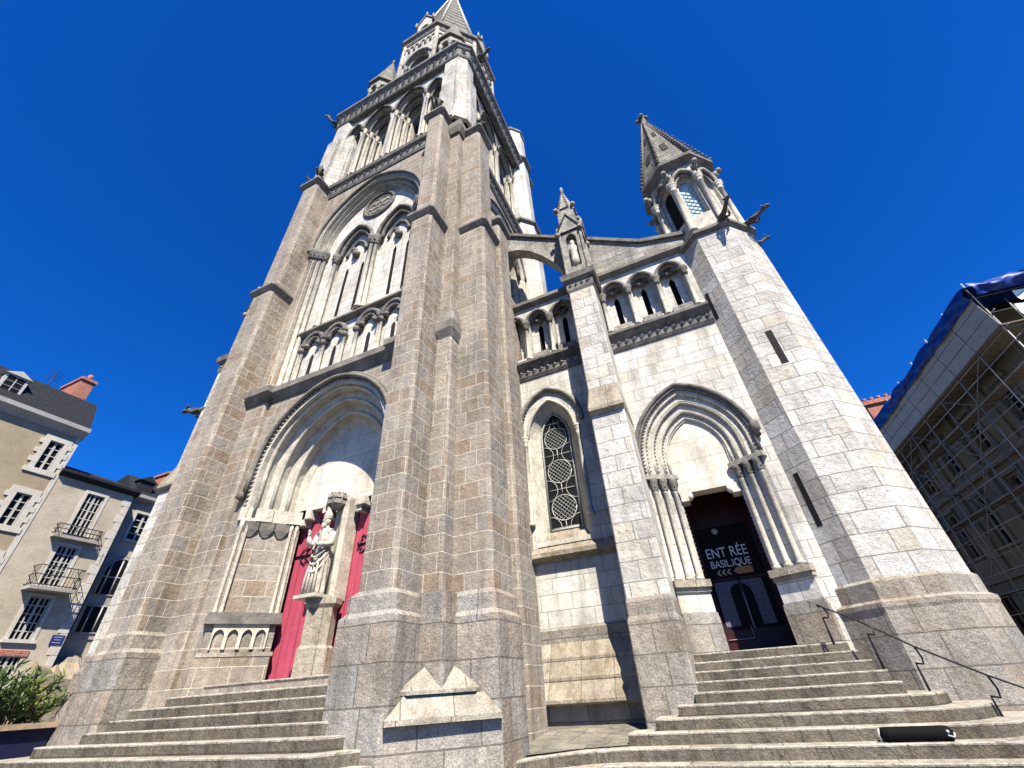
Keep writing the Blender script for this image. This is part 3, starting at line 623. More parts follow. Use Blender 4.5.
g = G(); hood(g, BW, circ(RC, RZ, 0.8), -0.02, 0.09); hood(g, BW, circ(RC, RZ, 0.64), 0.03, 0.06)
for k in range(6): hood(g, BW, circ(RC + 0.36 * math.cos(k * PI / 3), RZ + 0.36 * math.sin(k * PI / 3), 0.2, 10), 0.0, 0.04, 5)
g.build('rose_tracery', M['black'], o2)
g = G(); fill(g, BW, circ(RC, RZ, 0.74)[:-1], -0.006); g.build('rose_panel', M['weath'], o2)
g = G(); g.sweep([(XC - 2.4, BWY), (XC + 2.4, BWY)], [(-0.1, 12.42), (0.06, 12.42), (0.2, 12.5), (0.2, 12.58), (-0.1, 12.78)]); g.build('sill', M['corn'], o2)
AR = [WC + c for c in (-1.72, -0.72, 0.72, 1.72)]
for c in AR:
    g = G()
    for a, h, d, r in ((0.44, 0.5, -0.12, 0.1), (0.3, 0.36, -0.08, 0.09)): hood(g, BW, arch(c, a, h, 11.75, 11.75, 7), d, r, 6)
    for s in (-1, 1): g.ball((c + s * 0.26, BWY - 0.14, 11.75), 0.1, 6); g.ball((c + s * 0.46, BWY - 0.14, 11.6), 0.14, 6)
    g.build('arcade_arch', M['black'], o2)
    for s in (-1, 1):
        g = G(); colonnette(g, c + s * 0.46, BWY - 0.1, 10.2, 11.65, 0.06, 0.22, 6); g.build('arcade_shaft', M['carv'], o2)
    g = G(); fill(g, BW, arch(c, 0.08, 0.2, 11.2, 10.4, 4), -0.012); g.build('arcade_slit', M['dark'], o2)
g = G(); g.sweep([(XC - 2.35, BWY), (XC + 2.35, BWY)], [(-0.1, 9.8), (0.3, 9.8), (0.28, 10.0), (0.16, 10.2), (-0.1, 10.25)]); g.build('arcade_base', M['carv'], o2)
# same window on the tower's right flank
g = G(); R_ = lambda a, h, z0=15.4: arch(11.65, a, h, 18.6, z0, 10)
orders(g, S0, [(R_(2.3, 2.4), 0), (R_(2.1, 2.2), 0.1), (R_(2.1, 2.2), 0.3), (R_(1.9, 2.0), 0.35), (R_(1.9, 2.0), 0.6)]); fill(g, S0, R_(1.9, 2.0), 0.6)
o = g.build('blind_window', M['carv'], B)
g = G()
for a in (2.35, 2.15, 1.95): hood(g, S0, R_(a, a + 0.1, 18.6), 0.0 if a > 2.2 else 0.2, 0.08)
g.build('arch_moulding', M['black'], o)
g = G(); g.prism(chpoly(-4.9, -4.05, 9.5, 10.4), 3.0, 17.6); g.prism(chpoly(-4.9, -4.0, 9.45, 10.45), 0.5, 3.0)
g.loft([[(-4.66, 9.5, 17.6), (-4.05, 9.5, 17.6), (-4.05, 10.4, 17.6), (-4.66, 10.4, 17.6)], [(-4.66, 9.5, 19), (-4.6, 9.5, 19), (-4.6, 10.4, 19), (-4.66, 10.4, 19)]])
o = g.build('side_buttress', GR, B)
g = G(); g.prism(chpoly(-4.8, -4.0, 9.45, 10.45), 17.3, 17.45, chpoly(-4.8, -3.92, 9.36, 10.54)); g.prism(chpoly(-4.8, -3.92, 9.36, 10.54), 17.45, 17.62); g.build('drip_course', M['corn'], o)
# ---- platform turrets, octagon, spire
for tx, ty in ((-6.2, 8.35), (-11.95, 8.35), (-6.2, 14.95), (-11.95, 14.95)):
    g = G(); g.prism(octo(tx, ty, 0.85), 31.5, 33.4); o = g.build('corner_turret', M['belfry'], B)
    g = G(); oc_ = octo(tx, ty, 0.92)
    for x, y in octo(tx, ty, 0.84): colonnette(g, x, y, 33.4, 35.9, 0.1, 0.35, 6)
    g.build('turret_shafts', M['carv'], o)
    g = G()
    for i in range(8):
        T, L = facet(oc_[i], oc_[(i + 1) % 8]); Lh = L / 2
        A_ = arch(Lh, Lh * 0.8, Lh * 1.2, 35.9, 35.7, 6); wall(g, T, 0, L, 35.7, 37.0, [A_]); orders(g, T, [(A_, 0), (A_, 0.3)])
    g.prism(octo(tx, ty, 0.9), 36.75, 37.0)
    g.build('turret_arcade', M['grime'], o)
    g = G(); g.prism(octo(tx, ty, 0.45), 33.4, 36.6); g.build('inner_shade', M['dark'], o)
    g = G(); g.prism(octo(tx, ty, 1.08), 36.95, 37.2); g.prism(octo(tx, ty, 1.04), 37.2, 43.2, octo(tx, ty, 0.05)); g.lathe(tx, ty, [(0.05, 43.0), (0.13, 43.3), (0.05, 43.45), (0.1, 43.6), (0.02, 44.0)], 6)
    g.build('turret_roof', M['spire'], o)
DY = 11.65; D0 = octo(XC, DY, 3.6)
g = G(); od = []
for i in range(8):
    T, L = facet(D0[i], D0[(i + 1) % 8]); A_ = arch(L / 2, 1.12, 1.55, 39.0, 34.0, 8); od.append((T, L, A_))
    wall(g, T, 0, L, 31.5, 44.4, [A_])
    B1 = arch(L / 2, 0.9, 1.3, 39.0, 34.0, 8); B2 = arch(L / 2, 0.68, 1.0, 39.0, 34.0, 8)
    orders(g, T, [(A_, 0), (A_, 0.25), (B1, 0.3), (B1, 0.55), (B2, 0.6), (B2, 0.9)])
oct_ = g.build('octagon', M['belfry'], B)
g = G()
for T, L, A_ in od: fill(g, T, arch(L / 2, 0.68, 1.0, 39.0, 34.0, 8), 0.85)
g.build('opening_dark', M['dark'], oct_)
g = G()
for T, L, A_ in od:
    for a, d in ((1.18, -0.03), (0.95, 0.28), (0.73, 0.58)): hood(g, T, arch(L / 2, a, a * 1.4, 39.0, 39.0, 8), d, 0.1)
    for u in (0.3, 0.75, 1.2, L - 1.2, L - 0.75, L - 0.3): hood(g, T, arch(u, 0.2, 0.26, 42.4, 41.6, 4), -0.03, 0.07, 5)
    for s in (-1, 1):
        for a, d in ((1.05, 0.1), (0.84, 0.42)): x, y, _ = T(L / 2 + s * a, d, 0); colonnette(g, x, y, 34, 39.0, 0.1, 0.5, 6)
for x, y in D0: g.lathe(x, y, [(0.17, 31.5), (0.17, 43.6)], 6)
g.build('arch_moulding', M['grime'], oct_)
cornice(D0[::1], [(-0.2, 43.4), (0.05, 43.4), (0.12, 43.6), (0.12, 43.95), (0.3, 44.1), (0.34, 44.4), (-0.2, 44.5)], 'cornice', M['black'], [(43.8, 0.4, 0.12, 0.1)], True)
g = G(); D1 = octo(XC, DY, 3.45); ap = (XC, DY, 73.0)
for i in range(8): g.poly([(*D1[i], 44.45), (*D1[(i + 1) % 8], 44.45), ap])
sp_ = g.build('spire', M['spire'], B)
g = G()
for x, y in D1: g.tube([(x, y, 44.4), (XC + (x - XC) * 0.02, DY + (y - DY) * 0.02, 72.6)], [0.16, 0.06], 6)
g.build('arris', M['carv'], sp_)
g = G()
for i in range(8):
    for k in range(14):
        t_ = 0.05 + k * 0.062; z = 44.45 + (73 - 44.45) * t_; a = Vector(D1[i]) * (1 - t_) + Vector((XC, DY)) * t_; b = Vector(D1[(i + 1) % 8]) * (1 - t_) + Vector((XC, DY)) * t_
        g.tube([(a.x, a.y, z), (b.x, b.y, z)], 0.05, 5)
g.build('spire_band', M['black'], sp_)
for k in range(4):
    an = k * PI / 2; dv = Vector((math.cos(an), math.sin(an))); tv = Vector((-dv.y, dv.x)); c0 = Vector((XC, DY)) + dv * 3.55
    T = lambda u, d, z, c0=c0, dv=dv, tv=tv: (c0.x + tv.x * u - dv.x * d, c0.y + tv.y * u - dv.y * d, z)
    g = G(); A_ = arch(0, 0.36, 0.5, 46.8, 44.8, 6); wall(g, T, -0.7, 0.7, 44.4, 47.8, [A_]); orders(g, T, [(A_, 0), (A_, 0.4)])
    g.poly([T(-0.7, 0, 47.8), T(0.7, 0, 47.8), T(0, 0, 49.6)])
    for s in (-1, 1): g.poly([T(0.7 * s, 0, 44.4), T(0.7 * s, 1.6, 44.4), T(0.7 * s, 1.6, 47.8), T(0.7 * s, 0, 47.8)])
    o = g.build('lucarne', M['carv'], sp_)
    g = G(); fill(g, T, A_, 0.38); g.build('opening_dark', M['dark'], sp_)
    g = G()
    for s in (-1, 1): g.loft([[T(0.86 * s, -0.1, 47.55), T(0, -0.1, 49.7), T(0, -0.1, 49.9), T(0.9 * s, -0.1, 47.7)], [T(0.86 * s, 2.0, 47.55), T(0, 2.0, 49.7), T(0, 2.0, 49.9), T(0.9 * s, 2.0, 47.7)]])
    x, y, _ = T(0, 0, 0); g.lathe(x, y, [(0.05, 49.7), (0.1, 50.0), (0.05, 50.2), (0.11, 50.5), (0.02, 51.0)], 6)
    for s in (-1, 1): x, y, _ = T(0.85 * s, -0.1, 0); g.lathe(x, y, [(0.09, 47.2), (0.1, 48.0), (0.02, 48.8)], 6)
    g.build('lucarne_roof', M['grime'], sp_)
# ------------------------------------------------------------------ white bay with the right-hand entrance
YW = 12.05; TW = front(YW); PX = 0.47
g = G()
pr_ = lambda a, h, z0=6.25: arch(PX, a, 1.16 + (a - 0.76) / 0.86 * 1.07, 6.72, z0, 12)
wn_ = lambda a, h, z0=5.0: arch(-3.68, a, h, 8.5, z0, 10)
wall(g, TW, -4.7, 2.3, 0.4, 11.0, [pr_(1.5, 2.45, 1.9), wn_(0.86, 1.3)])
g.build('aisle_wall', LI, B)
# window
g = G(); orders(g, TW, [(wn_(0.86, 1.3), 0), (wn_(0.80, 1.24), 0.04), (wn_(0.72, 1.16), 0.2), (wn_(0.56, 1.0), 0.42), (wn_(0.52, 0.96), 0.46)])
o = g.build('window', M['carv'], B)
g = G(); P = arch(-3.68, 1.1, 1.38, 8.85, 8.75, 12); hood(g, TW, P, -0.06, 0.09)
for u, z in along(arch(-3.68, 1.0, 1.28, 8.85, 8.7, 12), 0.13): stud(g, TW, u, -0.01, z, 0.05)
for s in (-1, 1): g.ball((-3.68 + s * 1.1, YW - 0.08, 8.75), 0.13, 6)
g.build('hood_moulding', M['grime'], o)
g = G(); hood(g, TW, arch(-3.68, 0.84, 1.3, 8.5, 8.5, 12), 0.02, 0.06)
for s in (-1, 1): colonnette(g, -3.68 + s * 0.92, YW - 0.05, 5.5, 8.5, 0.06, 0.35)
g.build('colonnette', M['carv'], o)
g = G(); GL = wn_(0.5, 0.94, 5.38); fill(g, TW, GL, 0.44); g.build('glazing', M['glass'], o)
g = G(); dT = 0.425
hood(g, TW, GL, dT, 0.035, 5); g.tube([TW(-4.18, dT, 5.4), TW(-3.18, dT, 5.4)], 0.035, 5)
for cz in (6.05, 7.25, 8.45):
    hood(g, TW, circ(-3.68, cz, 0.4), dT, 0.017, 5)
    for k in range(-4, 5):
        c = k * 0.14
        for s in (-1, 1):     # 45 degree lattice inside the roundel
            dd = abs(c) / math.sqrt(2) * 1.0; hl = math.sqrt(max(0.0, 0.4 ** 2 - (c * 0.7071) ** 2))
            if hl < 0.06: continue
            mx, mz = -3.68 + c * 0.5, cz + s * -c * 0.5
            g.tube([TW(mx - hl * 0.7071, dT, mz - s * hl * 0.7071), TW(mx + hl * 0.7071, dT, mz + s * hl * 0.7071)], 0.007, 4, False, False)
for cz in (5.45, 6.65, 7.85, 9.05):
    for s in (-1, 1):
        P = [(-3.68 + s * 0.5 - s * 0.36 * math.cos(a), cz + 0.36 * math.sin(a)) for a in [(-PI / 2 + PI * i / 8) for i in range(9)]]
        P = [(x, max(z, 5.4)) for x, z in P if z < 9.2]; hood(g, TW, P, dT, 0.012, 4)
    g.tube([TW(-3.68, dT, max(cz - 0.18, 5.4)), TW(-3.68, dT, cz + 0.18)], 0.014, 4); g.tube([TW(-4.1, dT, max(cz, 5.42)), TW(-3.26, dT, max(cz, 5.42))], 0.012, 4)
g.build('leading', M['lead'], o)
g = G()
for x0, x1 in ((-4.75, -1.9),):
    g.loft([[(x0, YW + 0.05, 4.42), (x0, YW - 0.04, 4.42), (x0, YW - 0.26, 4.52), (x0, YW - 0.26, 4.64), (x0, YW + 0.05, 4.88)], [(x1, YW + 0.05, 4.42), (x1, YW - 0.04, 4.42), (x1, YW - 0.26, 4.52), (x1, YW - 0.26, 4.64), (x1, YW + 0.05, 4.88)]])
g.loft([[(-4.5, YW - 0.03, 4.86), (-2.86, YW - 0.03, 4.86), (-2.86, YW + 0.2, 4.86), (-4.5, YW + 0.2, 4.86)], [(-4.2, YW + 0.46, 5.4), (-3.16, YW + 0.46, 5.4), (-3.16, YW + 0.6, 5.4), (-4.2, YW + 0.6, 5.4)]])
g.build('sill', M['ledge'], o)
# battered plinth under the window
g = G()
def strip(g, x0, x1, prof): g.loft([[(x0, y, z) for y, z in prof], [(x1, y, z) for y, z in prof]])
strip(g, -4.9, -1.9, [(YW + 0.1, 2.42), (YW - 0.1, 2.42), (YW - 0.1, 2.74), (YW - 0.03, 2.79), (YW + 0.1, 2.79)])
strip(g, -4.9, -1.75, [(YW + 0.1, 0.4), (11.62, 0.4), (11.62, 1.2), (YW + 0.1, 1.2)])
o = g.build('plinth', M['granite_base'], B)
g = G()
for y0, y1, z0, z1 in ((11.93, 11.74, 2.44, 2.12), (11.76, 11.55, 2.07, 1.72), (11.57, 11.34, 1.66, 1.30)):
    strip(g, -4.9, -1.8, [(YW + 0.1, z0), (y0, z0), (y1, z1), (y1, z1 - 0.06), (y1 + 0.06, z1 - 0.10), (YW + 0.1, z1 - 0.10)])
g.build('sloped_course', M['ledge'], o)
# frieze, blind arcade and coping
cornice([(-4.66, YW), (2.3, YW)], [(-0.1, 10.88), (0.04, 10.88), (0.1, 11.0), (0.1, 11.32), (0.24, 11.42), (0.3, 11.5), (0.3, 11.6), (-0.1, 11.72)], 'frieze', M['black'], [(11.16, 0.26, 0.1, 0.11)])
g = G(); AC = [-4.72 + 0.02, -3.66, -2.62, -0.5, 0.54, 1.58]
AP = [arch(c, 0.40, 0.5, 13.62, 11.95, 7) for c in AC]
AP = [[(max(u, -4.66), z) for u, z in p] for p in AP]
wall(g, TW, -4.66, 2.3, 11.0, 14.7, AP)
for p in AP: orders(g, TW, [(p, 0), (p, 0.3)])
sl_ = lambda c: [(c - 0.1, 12.2), (c - 0.1, 13.5), (c, 13.7), (c, 13.7), (c + 0.1, 13.5), (c + 0.1, 12.2)]
wall(g, front(YW + 0.3), -5.2, 2.3, 11.8, 14.3, [sl_(c) for c in AC])
pw = g.build('parapet_wall', LI, B)
for c in AC: g = G(); orders(g, front(YW + 0.3), [(sl_(c), 0), (sl_(c), 0.25)]); fill(g, front(YW + 0.3), sl_(c), 0.22); g.build('slit', M['dark'], pw)
for c in AC:
    g = G()
    if c > -4.69:
        hood(g, TW, arch(c, 0.47, 0.58, 13.62, 13.62, 8), -0.08, 0.085, 6)
        for q, qz, rr in ((-0.24, 13.72, 0.19), (0.24, 13.72, 0.19), (0, 13.92, 0.2)): hood(g, TW, [(c + q + rr * math.cos(a), qz + rr * math.sin(a)) for a in [PI * i / 6 for i in range(7)]], 0.12, 0.08, 5)
    else: hood(g, TW, [(u, z) for u, z in arch(c, 0.47, 0.58, 13.62, 13.62, 8) if u > -4.64], -0.08, 0.085, 6)
    g.build('trefoil_arch', M['black'], pw)
for x in (-4.16, -3.14, -2.15, -0.96, 0.02, 1.06, 2.05):
    g = G(); colonnette(g, x, YW - 0.08, 11.75, 13.66, 0.065, 0.38); o = g.build('colonnette', M['carv'], pw); g = G(); g.lathe(x, YW - 0.08, [(0.07, 13.24), (0.13, 13.38), (0.11, 13.45), (0.17, 13.6), (0.17, 13.68)], 6); g.build('capital', M['black'], pw)
for c in AC[1:]: g = G(); g.box(c - 0.33, c + 0.33, YW - 0.1, YW + 0.2, 11.72, 11.98); g.build('arcade_sill', M['weath'], pw)
g = G(); g.sweep([(-4.66, YW), (2.3, YW)], [(-0.7, 14.55), (0.02, 14.55), (0.2, 14.68), (0.2, 14.84), (-0.1, 15.0), (-0.7, 15.0)]); g.build('coping', M['corn'], B)
g = G(); g.box(-4.66, 3.3, 12.74, 16.5, 12.3, 14.45); g.build('aisle_roof', M['slate'], B)
g = G(); g.box(-16.5, 4.6, 16.4, 48, 0.2, 13.6); g.loft([[(-16.5, 16.4, 13.6), (4.6, 16.4, 13.6), (-6, 18.4, 17)], [(-16.5, 48, 13.6), (4.6, 48, 13.6), (-6, 46, 17)]]); g.build('nave', M['weath'], B)
# ---- flying buttress and raking wall behind the pinnacle
g = G(); line = lambda x: 20.0 - 0.73 * (x + 4.75)
Pt = [(-4.7, 18.75), (-4.2, 18.6), (-3.6, 18.15), (-3.0, 17.4), (-2.5, 16.6), (-2.2, 15.8)]
top_ = [(x, line(x)) for x, _ in Pt]
g.loft([[(x, 12.0, z), (x, 12.55, z), (x, 12.55, zt), (x, 12.0, zt)] for (x, z), (_, zt) in zip(Pt, top_)])
o = g.build('flying_buttress', M['weath'], B)
g = G(); g.loft([[(x, 12.0, 14.8), (x, 12.55, 14.8), (x, 12.55, z), (x, 12.0, z)] for x, z in ((-2.18, 18.12), (-0.95, 17.22), (1.0, 15.8), (2.6, 15.3))]); g.build('raking_wall', M['weath'], o)
g = G(); g.loft([[(x, 11.88, z - 0.05), (x, 12.67, z - 0.05), (x, 12.67, z + 0.14), (x, 11.88, z + 0.14)] for x, z in ((-4.7, 19.97), (-0.95, 17.24), (1.0, 15.82), (2.6, 15.32))])
g.build('coping', M['black'], o)
# ---- slender buttress with its pinnacle (once by the entrance, once on the far left)
def mid_buttress(dx, dy, wall_y):
    x0, x1, y0, y1 = -2.02 + dx, -1.04 + dx, 10.75 + dy, wall_y + 0.1
    g = G(); g.prism(chpoly(x0, x1, y0, y1, 0.03), 3.0, 8.0); g.prism(chpoly(x0 + 0.03, x1 - 0.03, y0 + 0.16, y1, 0.03), 8.8, 13.5)
    o = g.build('buttress', M['rough'], B)
    g = G(); xa, xb = x0 - 0.06, x1 + 0.06; g.prism(chpoly(xa, xb, y0 - 0.07, y1, 0.03), 0.3, 2.62); g.prism(chpoly(xa, xb, y0 - 0.07, y1, 0.03), 2.62, 2.72, chpoly(x0 - 0.02, x1 + 0.02, y0 - 0.03, y1, 0.03))
    g.prism(chpoly(x0 - 0.02, x1 + 0.02, y0 - 0.03, y1, 0.03), 2.72, 3.0); g.prism(chpoly(x0 - 0.02, x1 + 0.02, y0 - 0.03, y1, 0.03), 3.0, 3.08, chpoly(x0, x1, y0, y1, 0.03)); g.build('plinth', M['granite_base'], o)
    g = G(); b = 0.1; g.prism(chpoly(x0, x1, y0, y1, 0.03), 7.9, 8.0, chpoly(x0 - b * 0.3, x1 + b * 0.3, y0 - 0.14, y1, 0.03)); g.prism(chpoly(x0 - 0.03, x1 + 0.03, y0 - 0.14, y1, 0.03), 8.0, 8.12)
    g.prism(chpoly(x0 - 0.03, x1 + 0.03, y0 - 0.14, y1, 0.03), 8.12, 8.95, chpoly(x0 + 0.04, x1 - 0.04, y0 + 0.15, y1, 0.03)); g.build('offset', M['ledge'], o)
    cpath = [(x0 + 0.03, y1), (x0 + 0.03, y0 + 0.16), (x1 - 0.03, y0 + 0.16), (x1 - 0.03, y1)]
    g = G(); g.sweep(cpath, [(-0.3, 13.3), (0.0, 13.3), (0.04, 13.42), (0.04, 13.78), (0.16, 13.88), (0.2, 14.12), (-0.3, 14.2)]); g.box(x0 + 0.1, x1 - 0.1, y0 + 0.24, y1, 13.4, 14.15)
    for i in range(4): stud(g, front(y0 + 0.12), x0 + 0.14 + 0.22 * i, 0, 13.6, 0.08)
    g.build('cap', M['black'], o)
    # pinnacle: shaft with niche and saint, gablets, second tier, crocketed spirelet
    cx, cy, hw = (x0 + x1) / 2 + 0.02, y0 + 0.72, 0.43
    Tn = front(cy - hw); g = G(); NI = arch(cx, 0.22, 0.32, 16.3, 14.75, 6)
    wall(g, Tn, cx - hw, cx + hw, 14.15, 17.0, [NI]); orders(g, Tn, [(NI, 0), (NI, 0.22)]); fill(g, Tn, NI, 0.22)
    for TT, c in ((sideR(cx + hw), cy), (sideL(cx - hw), cy), ((lambda u, d, z: (u, cy + hw - d, z)), cx)): wall(g, TT, c - hw, c + hw, 14.15, 17.0)
    for sx in (-1, 1):
        for sy in (-1, 1): g.lathe(cx + sx * hw, cy + sy * hw, [(0.09, 14.2), (0.07, 14.5), (0.07, 16.7), (0.11, 16.95)], 6)
    n1_ = set(bpy.data.objects.keys()); p = g.build('pinnacle', M['grime'], B)
    g = G()
    for a in range(4):
        c_, s_ = (1, 0, -1, 0)[a], (0, 1, 0, -1)[a]; T = lambda u, d, z, c_=c_, s_=s_: (cx + c_ * (hw + 0.05 - d) - s_ * u, cy + s_ * (hw + 0.05 - d) + c_ * u, z)
        g.loft([[T(-0.5, -0.03, 16.75), T(0.5, -0.03, 16.75), T(0, -0.03, 17.75)], [T(-0.5, 0.45, 16.75), T(0.5, 0.45, 16.75), T(0, 0.45, 17.75)]])
        g.tube([T(-0.55, -0.05, 16.7), T(0, -0.05, 17.8), T(0.55, -0.05, 16.7)], 0.06, 5); x, y, _ = T(0, 0, 0); g.ball((x, y, 17.85), 0.09, 5)
        for u in (-0.5,): x, y, _ = T(u, 0, 0); g.ball((x, y, 16.7), 0.14, 6)
    g.prism([(cx + 0.36 * sx, cy + 0.36 * sy) for sx, sy in ((-1, -1), (1, -1), (1, 1), (-1, 1))], 17.0, 18.45)
    for sx in (-1, 1):
        for sy in (-1, 1): g.ball((cx + sx * 0.4, cy + sy * 0.4, 18.4), 0.13, 6)
    g.build('gablet', M['grime'], p)
    g = G(); q = octo(cx, cy, 0.42); g.prism(q, 18.4, 20.1, octo(cx, cy, 0.03))
    for x, y in q[::2]:
        for k in range(7): t_ = 0.05 + k * 0.13; g.ball((x + (cx - x) * t_ * 0.96, y + (cy - y) * t_ * 0.96, 18.4 + 1.7 * t_), 0.065, 5)
    g.lathe(cx, cy, [(0.03, 19.95), (0.1, 20.1), (0.05, 20.2), (0.09, 20.3), (0.02, 20.5)], 6); g.build('spirelet', M['grime'], p)
    g = G(); g.lathe(cx, cy - hw + 0.1, [(0.15, 14.78), (0.17, 15.1), (0.14, 15.6), (0.17, 15.85), (0.07, 16.0), (0.10, 16.1), (0.09, 16.22), (0.02, 16.3)], 8); g.build('niche_figure', M['carv'], p)
    for q in bpy.data.objects:
        if q.name not in n1_:
            for v in q.data.vertices: v.co.z = 14.15 + (v.co.z - 14.15) * 1.10
    return o
mid_buttress(0, 0, YW); mid_buttress(-15.08, -2.72, 9.2)
g = G(); g.box(-17.0, -13.4, 9.2, 14, 0.3, 14.2); g.build('aisle_wall', LI, B, 'white stone wall of the far left aisle')
g = G(); g.sweep([(-17.0, 14), (-17.0, 9.2), (-13.4, 9.2)], [(-0.1, 13.9), (0.2, 14.1), (0.2, 14.3), (-0.1, 14.5)]); g.build('coping', M['corn'], B)
# ---- entrance portal
g = G(); DK = 0.45
ST = [(1.5, 2.45, 0), (1.42, 2.36, 0.0), (1.42, 2.36, 0.14), (1.3, 2.22, 0.2), (1.22, 2.14, 0.2), (1.22, 2.14, 0.4), (1.08, 1.98, 0.48), (1.0, 1.9, 0.48), (1.0, 1.9, 0.66), (0.86, 1.75, 0.74), (0.76, 1.66, 0.8), (0.76, 1.66, 0.9)]
ST = [(a, h, d * DK) for a, h, d in ST]
orders(g, TW, [(pr_(a, h), d) for a, h, d in ST]); ep = g.build('entrance_portal', M['carv'], B)
g = G()
hood(g, TW, pr_(1.62, 2.62, 6.8), -0.08, 0.075); hood(g, TW, pr_(1.53, 2.5), -0.04, 0.05)
for s in (-1, 1): g.ball((PX + s * 1.62, YW - 0.1, 7.0), 0.17, 6, 0.8, 0.8, 1.3)
g.build('hood_moulding', M['black'], ep)
g = G()
for a, h, d, st_, sz in ((1.46, 2.4, -0.01, 0.11, 0.045), (1.36, 2.29, 0.17, 0.13, 0.055), (1.15, 2.06, 0.44, 0.12, 0.055), (0.93, 1.82, 0.7, 0.11, 0.045)):
    for u, z in along(pr_(a, h), st_): stud(g, TW, u, d * DK, z, sz)
g.build('carved_band', M['grime'], ep)
g = G()
for a, h, d, r in ((1.4, 2.34, 0.1, 0.05), (1.2, 2.12, 0.36, 0.06), (0.99, 1.89, 0.62, 0.06), (0.83, 1.72, 0.78, 0.04)): hood(g, TW, pr_(a, h), d * DK, r)
g.build('arch_roll', M['carv'], ep)
g = G(); fill(g, TW, arch(PX, 0.78, 1.18, 6.72, 5.8, 12), 0.4); g.box(PX - 0.78, PX + 0.78, YW + 0.36, YW + 0.8, 5.72, 5.85)
for s in (-1, 1): g.box(PX + s * 0.66 - 0.1, PX + s * 0.66 + 0.1, YW + 0.35, YW + 0.8, 5.5, 5.73); g.lathe(PX + s * 0.52, YW + 0.42, [(0.02, 5.5), (0.09, 5.58), (0.09, 5.72)], 8)
g.build('tympanum', M['tympan'], ep)
for s in (-1, 1):
    A, C = Vector((PX + s * 1.5, YW)), Vector((PX + s * 0.77, YW + 0.42)); t_ = (C - A); L = t_.length; t_.normalize(); iw = Vector((t_.y, -t_.x)) * (1 if s < 0 else -1)
    T = lambda u, d, z, A=A, t_=t_, iw=iw: (A.x + t_.x * u + iw.x * d, A.y + t_.y * u + iw.y * d, z)
    g = G(); g.box(0, L, -0.14, 0, 3.45, 6.25, T); g.box(-0.02, L, -0.14, 0.08, 1.5, 3.3, T)
    j = g.build('jamb', LI, B)
    g = G(); g.box(-0.05, L + 0.02, -0.14, 0.13, 1.5, 2.7, T); g.box(-0.03, L + 0.02, -0.14, 0.11, 2.7, 2.78, T); g.build('plinth', M['granite_base'], j)
    g = G(); g.box(-0.06, L + 0.03, -0.14, 0.2, 3.34, 3.5, T); g.box(-0.04, L + 0.02, -0.14, 0.13, 3.24, 3.34, T); g.build('ledge', M['ledge'], j)
    g = G(); g.box(-0.1, L + 0.03, -0.14, 0.17, 6.14, 6.27, T); g.build('abacus', M['grime'], j)
    for i in range(3):
        g = G(); x, y, _ = T(0.13 + 0.28 * i, 0.07, 0); colonnette(g, x, y, 3.5, 6.16, 0.062, 0.42); g.build('colonnette', M['carv'], j)
        g = G(); g.lathe(x, y, [(0.065, 5.76), (0.10, 5.84), (0.085, 5.92), (0.125, 6.05), (0.14, 6.16)], 7)
        for q in range(5): g.ball((x + 0.095 * math.cos(q * 1.26), y + 0.095 * math.sin(q * 1.26), 5.92 + 0.1 * (q % 2)), 0.032, 5)
        g.build('capital', M['black'], j)
    g = G()
    for i in range(3):
        for k in range(19): stud(g, T, 0.27 + 0.28 * i, 0.0, 3.75 + 0.11 * k, 0.055)
    g.build('bead_band', M['black'], j)
# entrance: dark lobby, maroon frame, glass leaf
g = G(); yb = YW + 3.2; y0_ = YW + 0.43
for q in ([(-0.6, y0_), (-0.6, yb)], [(1.6, yb), (1.6, y0_)], [(-0.6, yb), (1.6, yb)]):
    (x, y), (x2, y2) = q; g.poly([(x, y, 1.9), (x2, y2, 1.9), (x2, y2, 6.2), (x, y, 6.2)])
g.poly([(-0.6, y0_, 6.19), (1.6, y0_, 6.19), (1.6, yb, 6.19), (-0.6, yb, 6.19)]); g.poly([(-0.6, 12.7, 1.985), (1.6, 12.7, 1.985), (1.6, yb, 1.985), (-0.6, yb, 1.985)]); g.poly([(-0.6, 12.6, 5.83), (1.6, 12.6, 5.83), (1.6, 12.6, 6.2), (-0.6, 12.6, 6.2)]); g.build('lobby', M['maroon'], B)
yd = YW + 2.1; n0_ = set(o.name for o in bpy.data.objects)
g = G()
g.box(-0.36, -0.2, yd, yd + 0.1, 1.98, 5.9); g.box(1.14, 1.31, yd, yd + 0.1, 1.98, 5.9); g.box(-0.2, 1.14, yd, yd + 0.1, 5.0, 5.9); g.box(-0.2, 1.14, yd + 0.02, yd + 0.09, 1.98, 2.5)
g.box(0.44, 0.50, yd + 0.01, yd + 0.09, 2.5, 3.72); g.box(-0.2, 1.14, yd + 0.01, yd + 0.09, 3.62, 3.68)
df = g.build('entrance_door', M['maroon'], B)
g = G(); g.box(-0.2, 1.14, yd + 0.05, yd + 0.07, 2.5, 5.0); g.build('pane', M['dark'], df)
g = G(); 
for x0, x1, s in ((-0.13, 0.2, 1), (0.70, 0.99, -1)):
    n = 10; rr = []
    g.loft([[(x0 + (x1 - x0) * i / n, yd + 0.036 + 0.008 * (i % 2), z) for i in range(n + 1)] for z in (2.58, 3.58)], closed=False)
top = [(-0.13, 3.58)] + [(0.43 + 0.28 * math.cos(PI - PI * i / 10), 3.2 + 0.34 * math.sin(PI * i / 10)) for i in range(11)] + [(0.99, 3.58)]
for a, b in zip(top, top[1:]): g.poly([(a[0], yd + 0.034, a[1]), (b[0], yd + 0.034, b[1]), (b[0], yd + 0.034, 3.6), (a[0], yd + 0.034, 3.6)])
